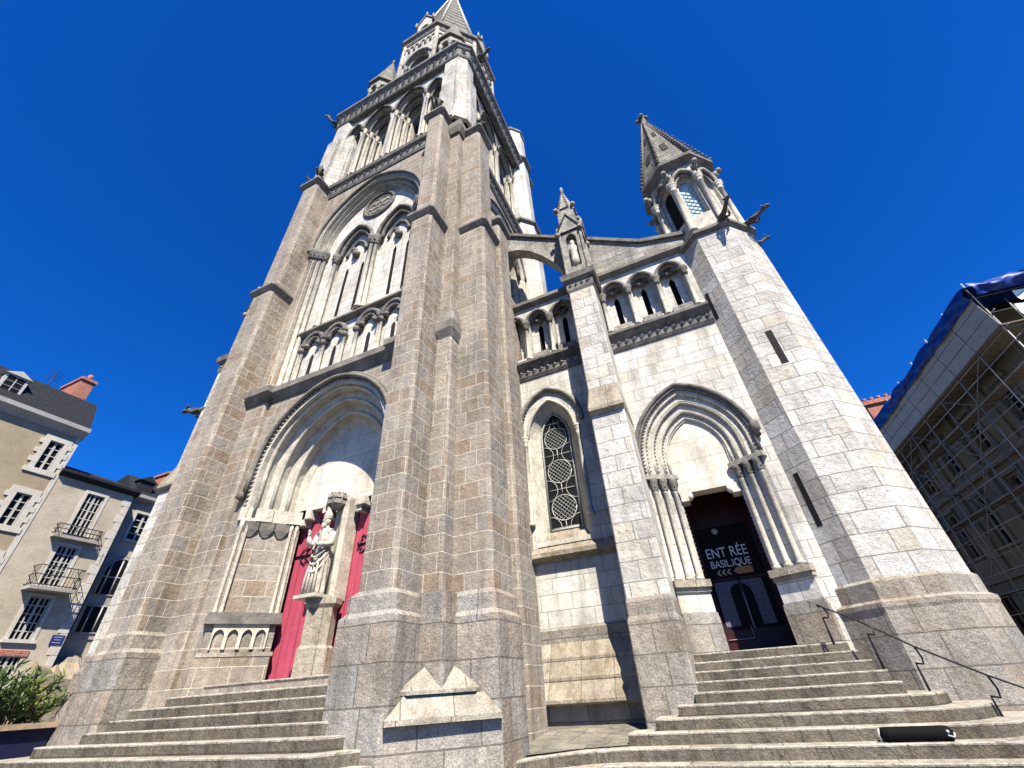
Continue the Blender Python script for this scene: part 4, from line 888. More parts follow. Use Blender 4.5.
g.build('facade_reflection', M['facade_reflection'], df)  # arched reflection of the pale facade opposite, modelled as sheets on the glass
g = G(); g.tube([(0.47, yd - 0.03, 2.5), (0.47, yd - 0.03, 3.3)], 0.014, 6); g.tube([(-0.18, yd - 0.005, 2.3), (0.40, yd - 0.005, 2.3)], 0.01, 5); g.tube([(0.40, yd - 0.005, 2.3), (0.40, yd - 0.005, 2.56)], 0.01, 5); g.build('handle', M['lead'], df)
g = G(); g.ball((0.28, yd - 0.04, 4.87), 0.085, 10, 1, 0.5, 1); g.build('lamp_reflection', M['lamp_refl'], df)  # flattened ball stands for a round light mirrored in the door glass
def text(s, x0, x1, z0, h, y, mat, name, parent):
    cu = bpy.data.curves.new('lettering', 'FONT'); cu.body = s; cu.extrude = 0.004; cu.offset = 0.002
    to = bpy.data.objects.new('lettering', cu); col.objects.link(to); bpy.context.view_layer.update()
    me = bpy.data.meshes.new_from_object(to.evaluated_get(bpy.context.evaluated_depsgraph_get())); bpy.data.objects.remove(to)
    xs = [v.co.x for v in me.vertices]; zs = [v.co.y for v in me.vertices]; sx = (x1 - x0) / (max(xs) - min(xs)); sz = h / 0.70
    mx = min(xs)
    for v in me.vertices: v.co = Vector((x0 + (v.co.x - mx) * sx, y - v.co.z, z0 + v.co.y * sz))
    me.materials.append(mat); o = bpy.data.objects.new(name, me); col.objects.link(o); adopt(o, parent); return o
sg = thing('entrance_sign', 'black sign with white entrance lettering and tan chevrons inside the dark doorway', 'sign', (0.4, yd, 3.65))
g = G(); g.box(-0.17, 1.08, yd - 0.02, yd + 0.0, 3.69, 4.62); g.build('board', M['dark'], sg)
text('ENT RÉE', -0.09, 0.90, 4.19, 0.25, yd - 0.03, M['sign'], 'lettering', sg)
text('BASIL.IQUE', -0.06, 0.90, 3.94, 0.18, yd - 0.03, M['sign'], 'lettering', sg)
for i in range(3):
    g = G(); x = 0.02 + 0.12 * i; P = [(x, 3.81), (x + 0.07, 3.88), (x + 0.11, 3.88), (x + 0.05, 3.81), (x + 0.11, 3.74), (x + 0.07, 3.74)]
    g.loft([[(u, yd - 0.022, z) for u, z in P], [(u, yd - 0.032, z) for u, z in P]]); g.build('chevron', M['arrowpale'], sg)
g = G(); P = [(0.42, 3.81), (0.52, 3.9), (0.88, 3.9), (0.88, 3.74), (0.52, 3.74)]; g.loft([[(u, yd - 0.022, z) for u, z in P], [(u, yd - 0.032, z) for u, z in P]]); g.build('arrow', M['arrow'], sg)
for o in list(bpy.data.objects):      # the leaf hangs at the back of the lobby, a little larger than first drawn
    if o.name not in n0_ and o.type == 'MESH':
        for v in o.data.vertices: v.co.x = 0.48 + (v.co.x - 0.48) * 1.09 + 0.04; v.co.z = 1.98 + (v.co.z - 1.98) * 1.06 - 0.02
# ---- octagonal stair turret
TX, TY = 3.37, 12.87; O1 = octo(TX, TY, 1.33)
O1 = sorted(O1, key=lambda p: math.atan2(p[1] - TY, p[0] - TX))
g = G(); g.prism(O1, 2.9, 14.45); tu = g.build('stair_turret', M['rough'], B)
g = G(); OB = octo(TX, TY, 1.47); OC = octo(TX, TY, 1.40); OD = octo(TX, TY, 1.6)
g.prism(OB, 0.2, 2.4); g.prism(OB, 2.4, 2.46, octo(TX, TY, 1.49)); g.prism(octo(TX, TY, 1.49), 2.46, 2.54); g.prism(octo(TX, TY, 1.49), 2.54, 2.6, OC); g.prism(OC, 2.6, 2.92); g.prism(OC, 2.92, 2.98, O1 if False else octo(TX, TY, 1.33)); g.build('plinth', M['granite_base'], tu)
g = G(); k_ = [i for i in range(8)]
def fslit(i, u, z0, z1, w=0.07):
    T, L = facet(O1[i], O1[(i + 1) % 8]); u *= L
    g.box(u - w, u + w, -0.004, 0.02, z0, z1, T)
def facing(dx, dy):
    best = None
    for i in range(8):
        mx, my = (O1[i][0] + O1[(i + 1) % 8][0]) / 2 - TX, (O1[i][1] + O1[(i + 1) % 8][1]) / 2 - TY
        s = mx * dx + my * dy
        if best is None or s > best[0]: best = (s, i)
    return best[1]
f1, f2 = facing(-1, -1), facing(0, -1)
for a_ in ((f1, 0.55, 4.2, 5.5), (f1, 0.45, 10.9, 12.1), (f2, 0.5, 8.4, 9.6, 0.09)): g = G(); fslit(*a_); g.build('slit', M['dark'], tu)
g = G(); g.sweep([p for p in O1], [(-0.2, 14.4), (0.0, 14.4), (0.14, 14.52), (0.14, 14.66), (-0.2, 14.85)], True); g.prism(octo(TX, TY, 1.3), 14.5, 14.85); g.build('cornice', M['black'], tu)
O2 = sorted(octo(TX, TY, 1.2), key=lambda p: math.atan2(p[1] - TY, p[0] - TX))
g = G(); wnd = []
for i in range(8):
    T, L = facet(O2[i], O2[(i + 1) % 8]); A_ = arch(L / 2, L * 0.34, 0.5, 17.9, 15.75, 7); A2 = arch(L / 2, L * 0.26, 0.4, 17.85, 15.85, 7)
    wall(g, T, 0, L, 14.7, 19.3, [A_]); orders(g, T, [(A_, 0), (A_, 0.14), (A2, 0.2), (A2, 0.3)]); wnd.append((T, L, A2))
la = g.build('lantern', M['carv'], B)
for i, (T, L, A2) in enumerate(wnd):
    mx = (O2[i][0] + O2[(i + 1) % 8][0]) / 2 - TX
    g = G(); fill(g, T, A2, 0.27); g.build('pane', M['paleglass'] if i in (f2, facing(1, -1)) else M['glass'], la)
    g = G()
    for k in range(-5, 9):
        for s in (-1, 1):
            z = 15.85 + 0.26 * k; u0, u1 = L / 2 - L * 0.26, L / 2 + L * 0.26; za, zb = (z, z + (u1 - u0)) if s > 0 else (z + (u1 - u0), z)
            if min(za, zb) < 15.85 or max(za, zb) > 18.0: continue
            g.tube([T(u0, 0.255, za), T(u1, 0.255, zb)], 0.014, 4, False, False)
    if g.v: g.build('lattice', M['lead'] if i in (f2, facing(1, -1)) else M['iron'], la)
for x, y in octo(TX, TY, 1.24):
    g = G(); colonnette(g, x, y, 14.85, 17.95, 0.11, 0.4, 7); g.build('colonnette', M['carv'], la)
g = G()
for T, L, A2 in wnd:
    hood(g, T, arch(L / 2, L * 0.46, 0.72, 17.95, 17.95, 7), -0.09, 0.1, 6); hood(g, T, arch(L / 2, L * 0.33, 0.5, 17.95, 17.95, 7), 0.02, 0.06, 6)
    for u in (0.25, 0.5, 0.75): stud(g, T, L * u, -0.02, 18.95 if u == 0.5 else 18.75, 0.1)
g.build('window_arch', M['grime'], la)
for x, y in octo(TX, TY, 1.34):
    g = G(); g.ball((x, y, 18.5), 0.16, 6, 1, 1, 1.3); g.ball((TX + (x - TX) * 1.12, TY + (y - TY) * 1.12, 18.62), 0.13, 6); g.build('carved_head', M['grime'], la)
g = G(); g.sweep(O2, [(-0.2, 19.05), (0.02, 19.05), (0.16, 19.2), (0.3, 19.3), (0.3, 19.48), (-0.2, 19.62)], True); g.build('cornice', M['black'], la)
S3 = octo(TX, TY, 1.42)
g = G(); g.prism(S3, 19.4, 26.1, octo(TX, TY, 0.06)); ts = g.build('turret_spire', M['spire'], B)
g = G()
for x, y in S3:
    for k in range(20):
        t_ = 0.02 + k * 0.047; c = (x + (TX - x) * t_ * 0.965 , y + (TY - y) * t_ * 0.965, 19.5 + 6.6 * t_)
        v = Vector((x - TX, y - TY, 0)).normalized(); g.ball(Vector(c) + v * 0.07, 0.10 - 0.003 * k, 5, 1, 1, 0.8)
    g.tube([(x, y, 19.45), (TX + (x - TX) * 0.04, TY + (y - TY) * 0.04, 26.05)], 0.06, 5)
g.build('crocket', M['black'], ts)
g = G(); g.lathe(TX, TY, [(0.06, 25.8), (0.2, 26.1), (0.1, 26.25), (0.24, 26.45), (0.2, 26.6), (0.05, 26.75)], 7)
for k in range(4): g.ball((TX + 0.24 * math.cos(k * PI / 2), TY + 0.24 * math.sin(k * PI / 2), 26.35), 0.13, 6)
g.build('finial', M['black'], ts)
g = G()
for i in (f1, f2, facing(1, -1), facing(-1, 0)):
    S4 = sorted(S3, key=lambda p: math.atan2(p[1] - TY, p[0] - TX)); T, L = facet(S4[i], S4[(i + 1) % 8])
    for z0, z1, w in ((20.9, 21.7, 0.13), (23.1, 23.7, 0.08)):
        d0, d1 = (z0 - 19.4) / 6.7 * 1.36, (z1 - 19.4) / 6.7 * 1.36
        g.loft([[T(L / 2 - w, d0 - 0.03, z0), T(L / 2 + w, d0 - 0.03, z0), T(L / 2 + w, d0 + 0.1, z0), T(L / 2 - w, d0 + 0.1, z0)], [T(L / 2 - w, d1 - 0.03, z1), T(L / 2 + w, d1 - 0.03, z1), T(L / 2 + w, d1 + 0.1, z1), T(L / 2 - w, d1 + 0.1, z1)]])
g.build('spire_slit', M['dark'], ts)
# ---- stair turret at the back of the tower
bx_, by_ = -4.95, 15.0
g = G(); g.prism(octo(bx_, by_, 1.0), 0.3, 24.0); g.prism(octo(bx_, by_, 0.92), 24.0, 36.2); bt = g.build('rear_turret', LI, B)
for z in (24.0, 31.8):
    g = G(); g.prism(octo(bx_, by_, 0.95), z - 0.2, z, octo(bx_, by_, 1.15)); g.prism(octo(bx_, by_, 1.15), z, z + 0.18); g.prism(octo(bx_, by_, 1.15), z + 0.18, z + 0.4, octo(bx_, by_, 0.94))
    g.build('string_course', M['black'], bt)
g = G(); g.prism(octo(bx_, by_, 1.0), 36.0, 36.3); g.build('string_course', M['black'], bt)
# ---- gargoyles
def gargoyle(x, y, z, dx, dy, L, up=0.12):
    d = Vector((dx, dy, 0)).normalized(); s = Vector((-d.y, d.x, 0)); p0 = Vector((x, y, z)); U = Vector((0, 0, 1))
    P = [p0 - d * 0.25, p0 + d * L * 0.2, p0 + d * L * 0.45 + U * up * 0.3, p0 + d * L * 0.65 + U * up, p0 + d * L * 0.8 + U * up * 1.8, p0 + d * L * 0.92 + U * up * 1.7, p0 + d * L + U * up * 1.3]
    k = L
    g = G(); g.tube(P, [0.13 * k, 0.13 * k, 0.10 * k, 0.075 * k, 0.09 * k, 0.085 * k, 0.04 * k], 8)
    for sg_ in (-1, 1):
        g.tube([p0 + d * L * 0.78 + s * sg_ * 0.06 * k + U * up * 2, p0 + d * L * 0.72 + s * sg_ * 0.12 * k + U * (up * 2 + 0.17 * k)], [0.05 * k, 0.01], 5)
        g.tube([p0 + d * L * 0.15 + s * sg_ * 0.15 * k, p0 + d * L * 0.3 + s * sg_ * 0.2 * k - U * 0.14 * k, p0 + d * L * 0.48 + s * sg_ * 0.12 * k - U * 0.06 * k], [0.06 * k, 0.05 * k, 0.035 * k], 6)
    return g.build('gargoyle', M['garg'], B)
gargoyle(3.75, 11.45, 14.75, 0.45, -1, 0.85, 0.1); gargoyle(4.62, 12.0, 14.7, 1, -0.6, 0.85, 0.04); gargoyle(4.75, 13.0, 14.6, 1, 0.2, 0.7)
gargoyle(-13.75, 7.2, 31.5, -0.7, -0.7, 0.95, 0.4); gargoyle(-17.05, 8.3, 11.5, -1, -0.15, 1.2); gargoyle(-5.6, 6.6, 22.9, 0.3, -1, 0.6); gargoyle(-12.7, 6.7, 22.9, -0.6, -0.5, 0.6)
gargoyle(-4.0, 7.6, 22.2, 1, -0.3, 0.5); gargoyle(-5.3, 10.2, 39.6, 1, -0.2, 1.3); gargoyle(-12.8, 9.9, 43.0, -1, -0.4, 1.3)
# ------------------------------------------------------------------ saint on the trumeau
def statue():
    sx_, sy_, z0 = PC + 0.08, 7.90, 3.48
    st = thing('statue', 'pale stone saint in a mitre and draped robe standing between the crimson doors', 'statue', (sx_, sy_, z0))
    g = G(); rings = []; H = 1.5
    for i in range(17):
        t_ = i / 16; z = z0 + 0.06 + H * t_
        rx = 0.225 - 0.02 * t_ - (0.05 * max(0, (t_ - 0.55) / 0.2) if t_ < 0.75 else 0.05 - 0.07 * (t_ - 0.75) / 0.25); ry = rx * 0.72
        if t_ > 0.93: rx *= 0.8; ry *= 0.85
        am = 0.035 * (1 - t_) + 0.012; sway = 0.03 * math.sin(t_ * 3.0)
        ring = []
        for k in range(40):
            a = 2 * PI * k / 40
            f = 1 + am / 0.2 * (math.sin(a * 9 + t_ * 2.6) * 0.6 + 0.4 * math.sin(a * 5 - t_ * 4.0)) 
            ring.append((sx_ + sway + rx * f * math.cos(a), sy_ + ry * f * math.sin(a), z + (0.02 * math.sin(a * 4) if i == 0 else 0)))
        rings.append(ring)
    g.loft(rings, smooth=True)
    # mantle folds sweeping across the front
    for q in range(4):
        zz = z0 + 0.55 + 0.17 * q
        g.tube([(sx_ - 0.23, sy_ - 0.03, zz + 0.2), (sx_ - 0.12, sy_ - 0.19, zz + 0.02), (sx_ + 0.06, sy_ - 0.21, zz - 0.02), (sx_ + 0.2, sy_ - 0.12, zz + 0.13), (sx_ + 0.24, sy_ - 0.02, zz + 0.3)], [0.012, 0.02, 0.024, 0.02, 0.012], 6)
    for q in (-0.16, -0.06, 0.05, 0.15): g.tube([(sx_ + q * 0.8, sy_ - 0.17, z0 + 0.75), (sx_ + q, sy_ - 0.2, z0 + 0.4), (sx_ + q * 1.1, sy_ - 0.2, z0 + 0.08)], [0.018, 0.03, 0.034], 6)
    # shoulders, arms, hands
    g.tube([(sx_ - 0.21, sy_, z0 + 1.47), (sx_, sy_ - 0.01, z0 + 1.52), (sx_ + 0.21, sy_, z0 + 1.47)], [0.085, 0.12, 0.085], 8)
    g.tube([(sx_ - 0.22, sy_, z0 + 1.46), (sx_ - 0.3, sy_ - 0.05, z0 + 1.2), (sx_ - 0.27, sy_ - 0.2, z0 + 1.22), (sx_ - 0.24, sy_ - 0.27, z0 + 1.38)], [0.085, 0.085, 0.07, 0.04], 8)
    g.tube([(sx_ + 0.22, sy_, z0 + 1.46), (sx_ + 0.29, sy_ - 0.06, z0 + 1.18), (sx_ + 0.16, sy_ - 0.22, z0 + 1.14), (sx_ + 0.05, sy_ - 0.26, z0 + 1.17)], [0.085, 0.085, 0.07, 0.04], 8)
    hx_, hy_, hz = sx_ - 0.24, sy_ - 0.28, z0 + 1.40     # raised blessing hand: palm, four fingers, thumb
    g.ball((hx_, hy_, hz + 0.03), 0.045, 8, 1, 0.5, 1.2)
    for i, l in enumerate((0.075, 0.09, 0.085, 0.06)): g.tube([(hx_ - 0.03 + 0.02 * i, hy_, hz + 0.06), (hx_ - 0.034 + 0.022 * i, hy_ - 0.008, hz + 0.06 + l * 0.6), (hx_ - 0.034 + 0.022 * i, hy_ - 0.02, hz + 0.06 + l)], [0.011, 0.010, 0.007], 5)
    g.tube([(hx_ + 0.04, hy_, hz + 0.02), (hx_ + 0.065, hy_ - 0.01, hz + 0.06), (hx_ + 0.06, hy_ - 0.015, hz + 0.09)], [0.013, 0.011, 0.007], 5)
    for i in range(4): g.tube([(sx_ + 0.05, sy_ - 0.27, z0 + 1.2 - 0.022 * i), (sx_ + 0.0, sy_ - 0.30, z0 + 1.2 - 0.022 * i), (sx_ - 0.02, sy_ - 0.27, z0 + 1.2 - 0.022 * i)], 0.012, 5)
    g.tube([(sx_ + 0.05, sy_ - 0.26, z0 + 1.2), (sx_ + 0.02, sy_ - 0.29, z0 + 1.24)], 0.012, 5)
    # neck, head, face, beard
    g.tube([(sx_, sy_, z0 + 1.48), (sx_ + 0.01, sy_ - 0.02, z0 + 1.68)], [0.075, 0.065], 8)
    hc = Vector((sx_ + 0.01, sy_ - 0.04, z0 + 1.76)); g.ball(hc, 0.105, 12, 0.88, 1.0, 1.22)
    g.tube([hc + Vector((0, -0.10, 0.03)), hc + Vector((0, -0.125, -0.025))], [0.012, 0.02], 6)
    for s in (-1, 1): g.ball(hc + Vector((s * 0.037, -0.092, 0.02)), 0.014, 6); g.tube([hc + Vector((s * 0.015, -0.1, 0.045)), hc + Vector((s * 0.06, -0.085, 0.042))], 0.01, 5); g.ball(hc + Vector((s * 0.094, 0, 0.0)), 0.026, 6, 0.5, 1, 1.4)
    g.tube([hc + Vector((-0.03, -0.095, -0.055)), hc + Vector((0.03, -0.095, -0.055))], 0.01, 5)
    g.tube([hc + Vector((0, -0.07, -0.07)), hc + Vector((0, -0.1, -0.15)), hc + Vector((0, -0.09, -0.22))], [0.06, 0.05, 0.015], 7)
    for q in (-0.12, 0.12): g.ball((sx_ + q, sy_ - 0.2, z0 + 0.05), 0.06, 7, 0.8, 1.6, 0.7)
    g.box(sx_ - 0.32, sx_ + 0.32, sy_ - 0.28, sy_ + 0.25, z0, z0 + 0.07)
    g.build('body', M['carv'], st)
    g = G(); b = hc + Vector((0, 0.01, 0.07))
    g.loft([[(b.x + 0.105 * math.cos(a) * f, b.y + 0.105 * math.sin(a) * f2, b.z + h) for a in [2 * PI * k / 12 for k in range(12)]] for f, f2, h in ((1, 1, 0), (1.08, 1.0, 0.08), (0.75, 0.6, 0.17), (0.06, 0.3, 0.26))], smooth=False); g.build('mitre', M['carv'], st)
statue()
# ------------------------------------------------------------------ iron handrail by the right-hand steps
hr = thing('handrail', 'thin black iron handrail down the right side of the entrance steps', 'handrail', (2.4, 11.0, 0.6))
F = [(1.72, 11.62, 1.98), (2.24, 11.1, 1.47), (2.69, 10.9, 0.98), (3.29, 10.42, 0.45)]
R0 = [(1.78, 11.55, 2.58), (2.2, 11.22, 2.27), (2.76, 10.8, 1.78), (3.36, 10.33, 1.33), (3.95, 9.85, 0.95)]
g = G(); g.tube([(1.72, 11.62, 2.62)] + R0, 0.016, 6); g.ball((1.73, 11.6, 2.62), 0.04, 6); g.build('rail', M['iron'], hr)
for f, r in zip(F, R0):
    g = G(); f, r = Vector(f), Vector(r); h = r.z - f.z
    g.tube([f - Vector((0, 0, 0.05)), Vector((f.x, f.y, f.z + h * 0.62)), Vector((f.x, f.y, f.z + h * 0.7)), Vector((f.x + 0.09, f.y - 0.05, f.z + h * 0.68)), Vector((f.x + 0.11, f.y - 0.06, f.z + h * 0.8)), r], [0.024, 0.016, 0.02, 0.016, 0.015, 0.015], 6); g.build('post', M['iron'], hr)
# long black bag lying on the step
bg = thing('bag', 'long flat black bag lying on the lower entrance steps', 'bag', (1.9, 9.38, 0.652))
g = G(); rings = []
for i in range(15):
    t_ = i / 14; x = 1.45 + 0.9 * t_; e = min(1, math.sqrt(max(0.0, 1 - (2 * t_ - 1) ** 8)) + 0.12)
    rings.append([(x, 9.36 + 0.11 * e * math.cos(a), 0.655 + 0.082 + 0.082 * e * max(-1, min(1, 1.25 * math.sin(a)))) for a in [2 * PI * k / 14 for k in range(14)]])
g.loft(rings, smooth=True); g.build('body', M['bag'], bg)
g = G(); g.tube([(1.445, 9.28, 0.66), (1.44, 9.26, 0.74), (1.47, 9.28, 0.81)], 0.012, 5); g.build('piping', M['lead'], bg)
g = G(); g.ball((2.25, 9.255, 0.76), 0.022, 6); g.tube([(2.23, 9.25, 0.72), (2.3, 9.26, 0.7), (2.32, 9.27, 0.75)], 0.012, 5); g.build('buckle', M['lead'], bg)

# ------------------------------------------------------------------ houses on the left
def house(name, label, loc): return thing(name, label, 'house', loc, 'houses along the street on the left')
def sash(parent, T, y0, y1, z0, z1, cols, rows, fw=0.05, shut=None, surround=None, quoin=False):
    g = G()
    if quoin:
        n = max(4, int((z1 - z0) / 0.28)); sz0, sz1 = z0 - 0.28, z1 + 0.32
        g.box(y0 - 0.3, y1 + 0.3, -0.05, 0.05, z1, sz1, T); g.box(y0 - 0.38, y1 + 0.38, -0.07, 0.05, sz0, z0, T)
        for i in range(n):
            w_ = 0.42 if i % 2 else 0.24; a, b = z0 + (z1 - z0) * i / n, z0 + (z1 - z0) * (i + 1) / n
            g.box(y0 - w_, y0, -0.05, 0.05, a, b, T); g.box(y1, y1 + w_, -0.05, 0.05, a, b, T)
        g.build('surround', M['quoin'], parent)
    elif surround:
        s = surround; g.box(y0 - s, y0, -0.03, 0.05, z0, z1 + s, T); g.box(y1, y1 + s, -0.03, 0.05, z0, z1 + s, T); g.box(y0, y1, -0.03, 0.05, z1, z1 + s, T); g.box(y0 - s - 0.06, y1 + s + 0.06, -0.12, 0.05, z0 - 0.14, z0, T)
        g.build('surround', M['quoin'], parent)
    g = G()
    for i in range(cols + 1): u = y0 + (y1 - y0) * i / cols; w_ = fw * (1.7 if i in (0, cols) or (cols % 2 == 0 and i == cols // 2) else 0.7); g.box(u - w_ / 2, u + w_ / 2, 0.06, 0.12, z0, z1, T)
    for i in range(rows + 1): z = z0 + (z1 - z0) * i / rows; w_ = fw * (1.5 if i in (0, rows) else 0.7); g.box(y0, y1, 0.065, 0.115, z - w_ / 2, z + w_ / 2, T)
    o = g.build('window', M['white'], parent)
    g = G(); g.box(y0, y1, 0.13, 0.16, z0, z1, T); g.build('pane', M['glass'], o)
    return o
def rect(y0, y1, z0, z1): return [(y0, z0), (y0, z1), ((y0 + y1) / 2, z1), (y1, z1), (y1, z0)]
XL = -33.0; TL = sideR(XL)
h1 = house('beige_house', 'beige rendered house with pale toothed window surrounds and a slate roof', (XL - 4, 0, 0.86))
W1 = [(y, y + 0.66, z, z + 1.7) for y in (9.0 - 3.9 * k for k in range(0, 6)) for z in (13.15, 10.0, 6.8, 3.4)]
def facade(T, y0, y1, z0, z1, wins, mat, parent, depth=7, back=True):
    g = G(); cols = sorted(set((a, b) for a, b, _, _ in wins)); cur = y0
    for a, b in cols:
        if a > cur: wall(g, T, cur, a, z0, z1)
        zs = sorted((c, d) for a2, b2, c, d in wins if (a2, b2) == (a, b)); zc = z0
        for c, d in zs: wall(g, T, a, b, zc, c); zc = d
        wall(g, T, a, b, zc, z1); cur = b
        for c, d in zs: orders(g, T, [(rect(a, b, c, d), 0), (rect(a, b, c, d), 0.22)]); g.poly([T(a, 0, c), T(b, 0, c), T(b, 0.22, c), T(a, 0.22, c)])
    wall(g, T, cur, y1, z0, z1)
    P = [T(y0, 0, z0), T(y0, depth, z0), T(y1, depth, z0), T(y1, 0, z0)]; Q_ = [T(y0, 0, z1), T(y0, depth, z1), T(y1, depth, z1), T(y1, 0, z1)]
    for i in range(3): g.poly([P[i], P[i + 1], Q_[i + 1], Q_[i]])
    return g.build('wall', mat, parent)
facade(TL, -14, 10.2, 0.5, 15.6, W1, M['render1'], h1, 9)
for w_ in W1: sash(h1, TL, *w_, 2, 4, 0.06, quoin=True)
g = G(); g.box(10.0, 10.22, -0.03, 0.2, 0.8, 15.5, TL); g.build('corner_band', M['quoin'], h1)
g = G(); g.loft([[TL(y, 0.3, 15.45), TL(y, -0.05, 15.45), TL(y, -0.12, 15.6), TL(y, -0.38, 15.85), TL(y, -0.38, 16.1), TL(y, 0.3, 16.2)] for y in (-14, 10.3)]); g.build('cornice', M['zinc'], h1)
g = G(); g.loft([[TL(y, -0.28, 16.15), TL(y, 0.75, 18.2), TL(y, 4.5, 19.2), TL(y, 9, 16.15)] for y in (-14, 10.25)]); rf = g.build('roof', M['slate'], h1)
for yy in (6.2, -0.5):
    g = G(); g.box(yy - 0.5, yy + 0.5, -0.02, 1.2, 16.5, 17.65, TL); g.loft([[TL(yy - 0.6, -0.12, 17.62), TL(yy + 0.6, -0.12, 17.62), TL(yy, -0.12, 17.95)], [TL(yy - 0.6, 1.6, 17.62), TL(yy + 0.6, 1.6, 17.62), TL(yy, 1.6, 17.95)]]); dm = g.build('dormer', M['white'], h1)
    g = G(); 
    for i in range(2):
        for j in range(3): g.box(yy - 0.38 + 0.4 * i, yy - 0.04 + 0.4 * i, -0.03, 0.0, 16.62 + 0.32 * j, 16.9 + 0.32 * j, TL)
    g.build('pane', M['glass'], dm)
g = G(); g.box(8.9, 9.6, 1.0, 3.4, 17.2, 19.6, TL); g.box(8.82, 9.68, 0.92, 3.48, 19.6, 19.78, TL)
for i in range(4): x, y, _ = TL(9.25, 1.25 + 0.6 * i, 0); g.lathe(x, y, [(0.15, 19.78), (0.12, 20.2)], 8)
g.build('chimney', M['brickred'], rf)
g = G(); x, y, _ = TL(8.0, 2.5, 0); g.tube([(x, y, 18), (x, y, 20.2)], 0.03, 5)
for i in range(4): g.tube([(x, y - 0.4, 19.5 + 0.2 * i), (x, y + 0.4, 19.5 + 0.2 * i)], 0.015, 4)
g.build('aerial', M['iron'], rf)
h2 = house('cream_house', 'narrow cream rendered house with two iron balconies and tall windows', (XL - 4, 12, 0.86))
W2_ = [(11.9, 12.8, 10.2, 12.6), (11.9, 12.8, 7.5, 9.55), (11.9, 12.8, 5.0, 6.95), (11.9, 12.8, 2.3, 4.3)]
facade(TL, 10.2, 14.2, 0.5, 13.2, W2_, M['render2'], h2, 9)
for i, w_ in enumerate(W2_): sash(h2, TL, *w_, 4, 5, 0.06, surround=0.16 if i < 3 else None)
g = G(); g.box(11.7, 13.0, -0.04, 0.05, 4.3, 4.55, TL); g.build('brick_lintel', M['brickred'], h2)
g = G()
for i in range(24): z = 0.9 + 0.5 * i; w_ = 0.45 if i % 2 else 0.28; g.box(14.2 - w_, 14.215, -0.025, 0.05, z, z + 0.48, TL)
g.build('quoin', M['quoin'], h2)
g = G(); g.loft([[TL(y, 0.2, 13.1), TL(y, -0.1, 13.15), TL(y, -0.3, 13.35), TL(y, -0.3, 13.5), TL(y, 0.2, 13.6)] for y in (10.15, 14.4)]); g.build('cornice', M['slate'], h2)
g = G(); g.loft([[TL(y, -0.25, 13.5), TL(y, 4.5, 15.4), TL(y, 9, 13.5)] for y in (10.2, 14.2)]); g.build('roof', M['slate'], h2)
def balcony(y0, y1, z, hgt, dp):
    g = G(); g.box(y0, y1, -dp, 0, z - 0.16, z, TL); o = g.build('balcony', M['render3'], h2)
    g = G(); P = [TL(y0, 0, z), TL(y0, -dp + 0.03, z), TL(y1, -dp + 0.03, z), TL(y1, 0, z)]
    for zz in (0.08, hgt * 0.55, hgt): g.tube([Vector(p) + Vector((0, 0, zz)) for p in P], 0.025, 5)
    n = 12
    for i in range(n + 1): y = y0 + (y1 - y0) * i / n; g.tube([TL(y, -dp + 0.03, z), TL(y, -dp + 0.03, z + hgt)], 0.014, 4)
    for d in (0.25, 0.5): 
        for y in (y0, y1): g.tube([TL(y, -d, z), TL(y, -d, z + hgt)], 0.014, 4)
    g.build('railing', M['iron'], o)
balcony(11.3, 13.4, 10.05, 0.55, 0.35); balcony(11.35, 13.35, 7.35, 1.0, 0.75)
h3 = house('shaded_house', 'narrow grey house with a tall arched window beside the church', (XL - 5, 17, 0.86))
TL3 = sideR(XL - 1.1)
W3_ = [(15.3, 16.3, 10.9, 12.6), (15.0, 16.5, 5.6, 7.0), (15.0, 16.5, 7.55, 9.0)]
facade(TL3, 14.21, 24, 0.5, 13.4, [W3_[0]], M['render2'], h3, 8)
sash(h3, TL3, *W3_[0], 2, 4, 0.07, surround=0.15)
g = G(); g.box(14.75, 16.75, -0.06, 0.06, 5.3, 9.9, TL3); g.build('shopfront', M['render3'], h3)
g = G(); TW3 = sideR(XL - 1.03)
AA = arch(15.75, 0.8, 0.8, 8.9, 7.6, 8); hood(g, TW3, AA, 0, 0.06, 5)
for u in (15.22, 15.75, 16.28): g.tube([TW3(u, 0, 7.6), TW3(u, 0, 9.6)], 0.05, 5); g.tube([TW3(u, 0, 5.6), TW3(u, 0, 7.0)], 0.05, 5)
for z in (7.6, 8.6, 5.6, 7.0): g.tube([TW3(14.95, 0, z), TW3(16.55, 0, z)], 0.05, 5)
ww = g.build('arched_window', M['zinc'], h3)
g = G(); fill(g, TW3, AA, -0.005); g.box(14.95, 16.55, -0.004, 0.02, 5.6, 7.0, TW3); g.build('pane', M['glass'], ww)
g = G(); g.loft([[TL3(y, 0.2, 13.3), TL3(y, -0.35, 13.5), TL3(y, -0.35, 13.7), TL3(y, 0.2, 13.7)] for y in (14.1, 24)]); g.build('cornice', M['zinc'], h3)
g = G(); g.loft([[TL3(y, -0.3, 13.7), TL3(y, 1.0, 15.2), TL3(y, 8, 13.7)] for y in (14.21, 24)]); rf = g.build('roof', M['slate'], h3)
g = G(); g.box(14.6, 15.5, -0.1, 1.0, 13.6, 14.7, TL3); g.loft([[TL3(14.5, -0.2, 14.68), TL3(15.6, -0.2, 14.68), TL3(15.05, -0.2, 15.1)], [TL3(14.5, 1.2, 14.68), TL3(15.6, 1.2, 14.68), TL3(15.05, 1.2, 15.1)]]); g.build('dormer', M['slate'], h3)
g = G(); g.box(16.3, 17.2, 0.5, 2.0, 13.8, 15.9, TL3); g.box(16.2, 17.3, 0.4, 2.1, 15.9, 16.05, TL3)
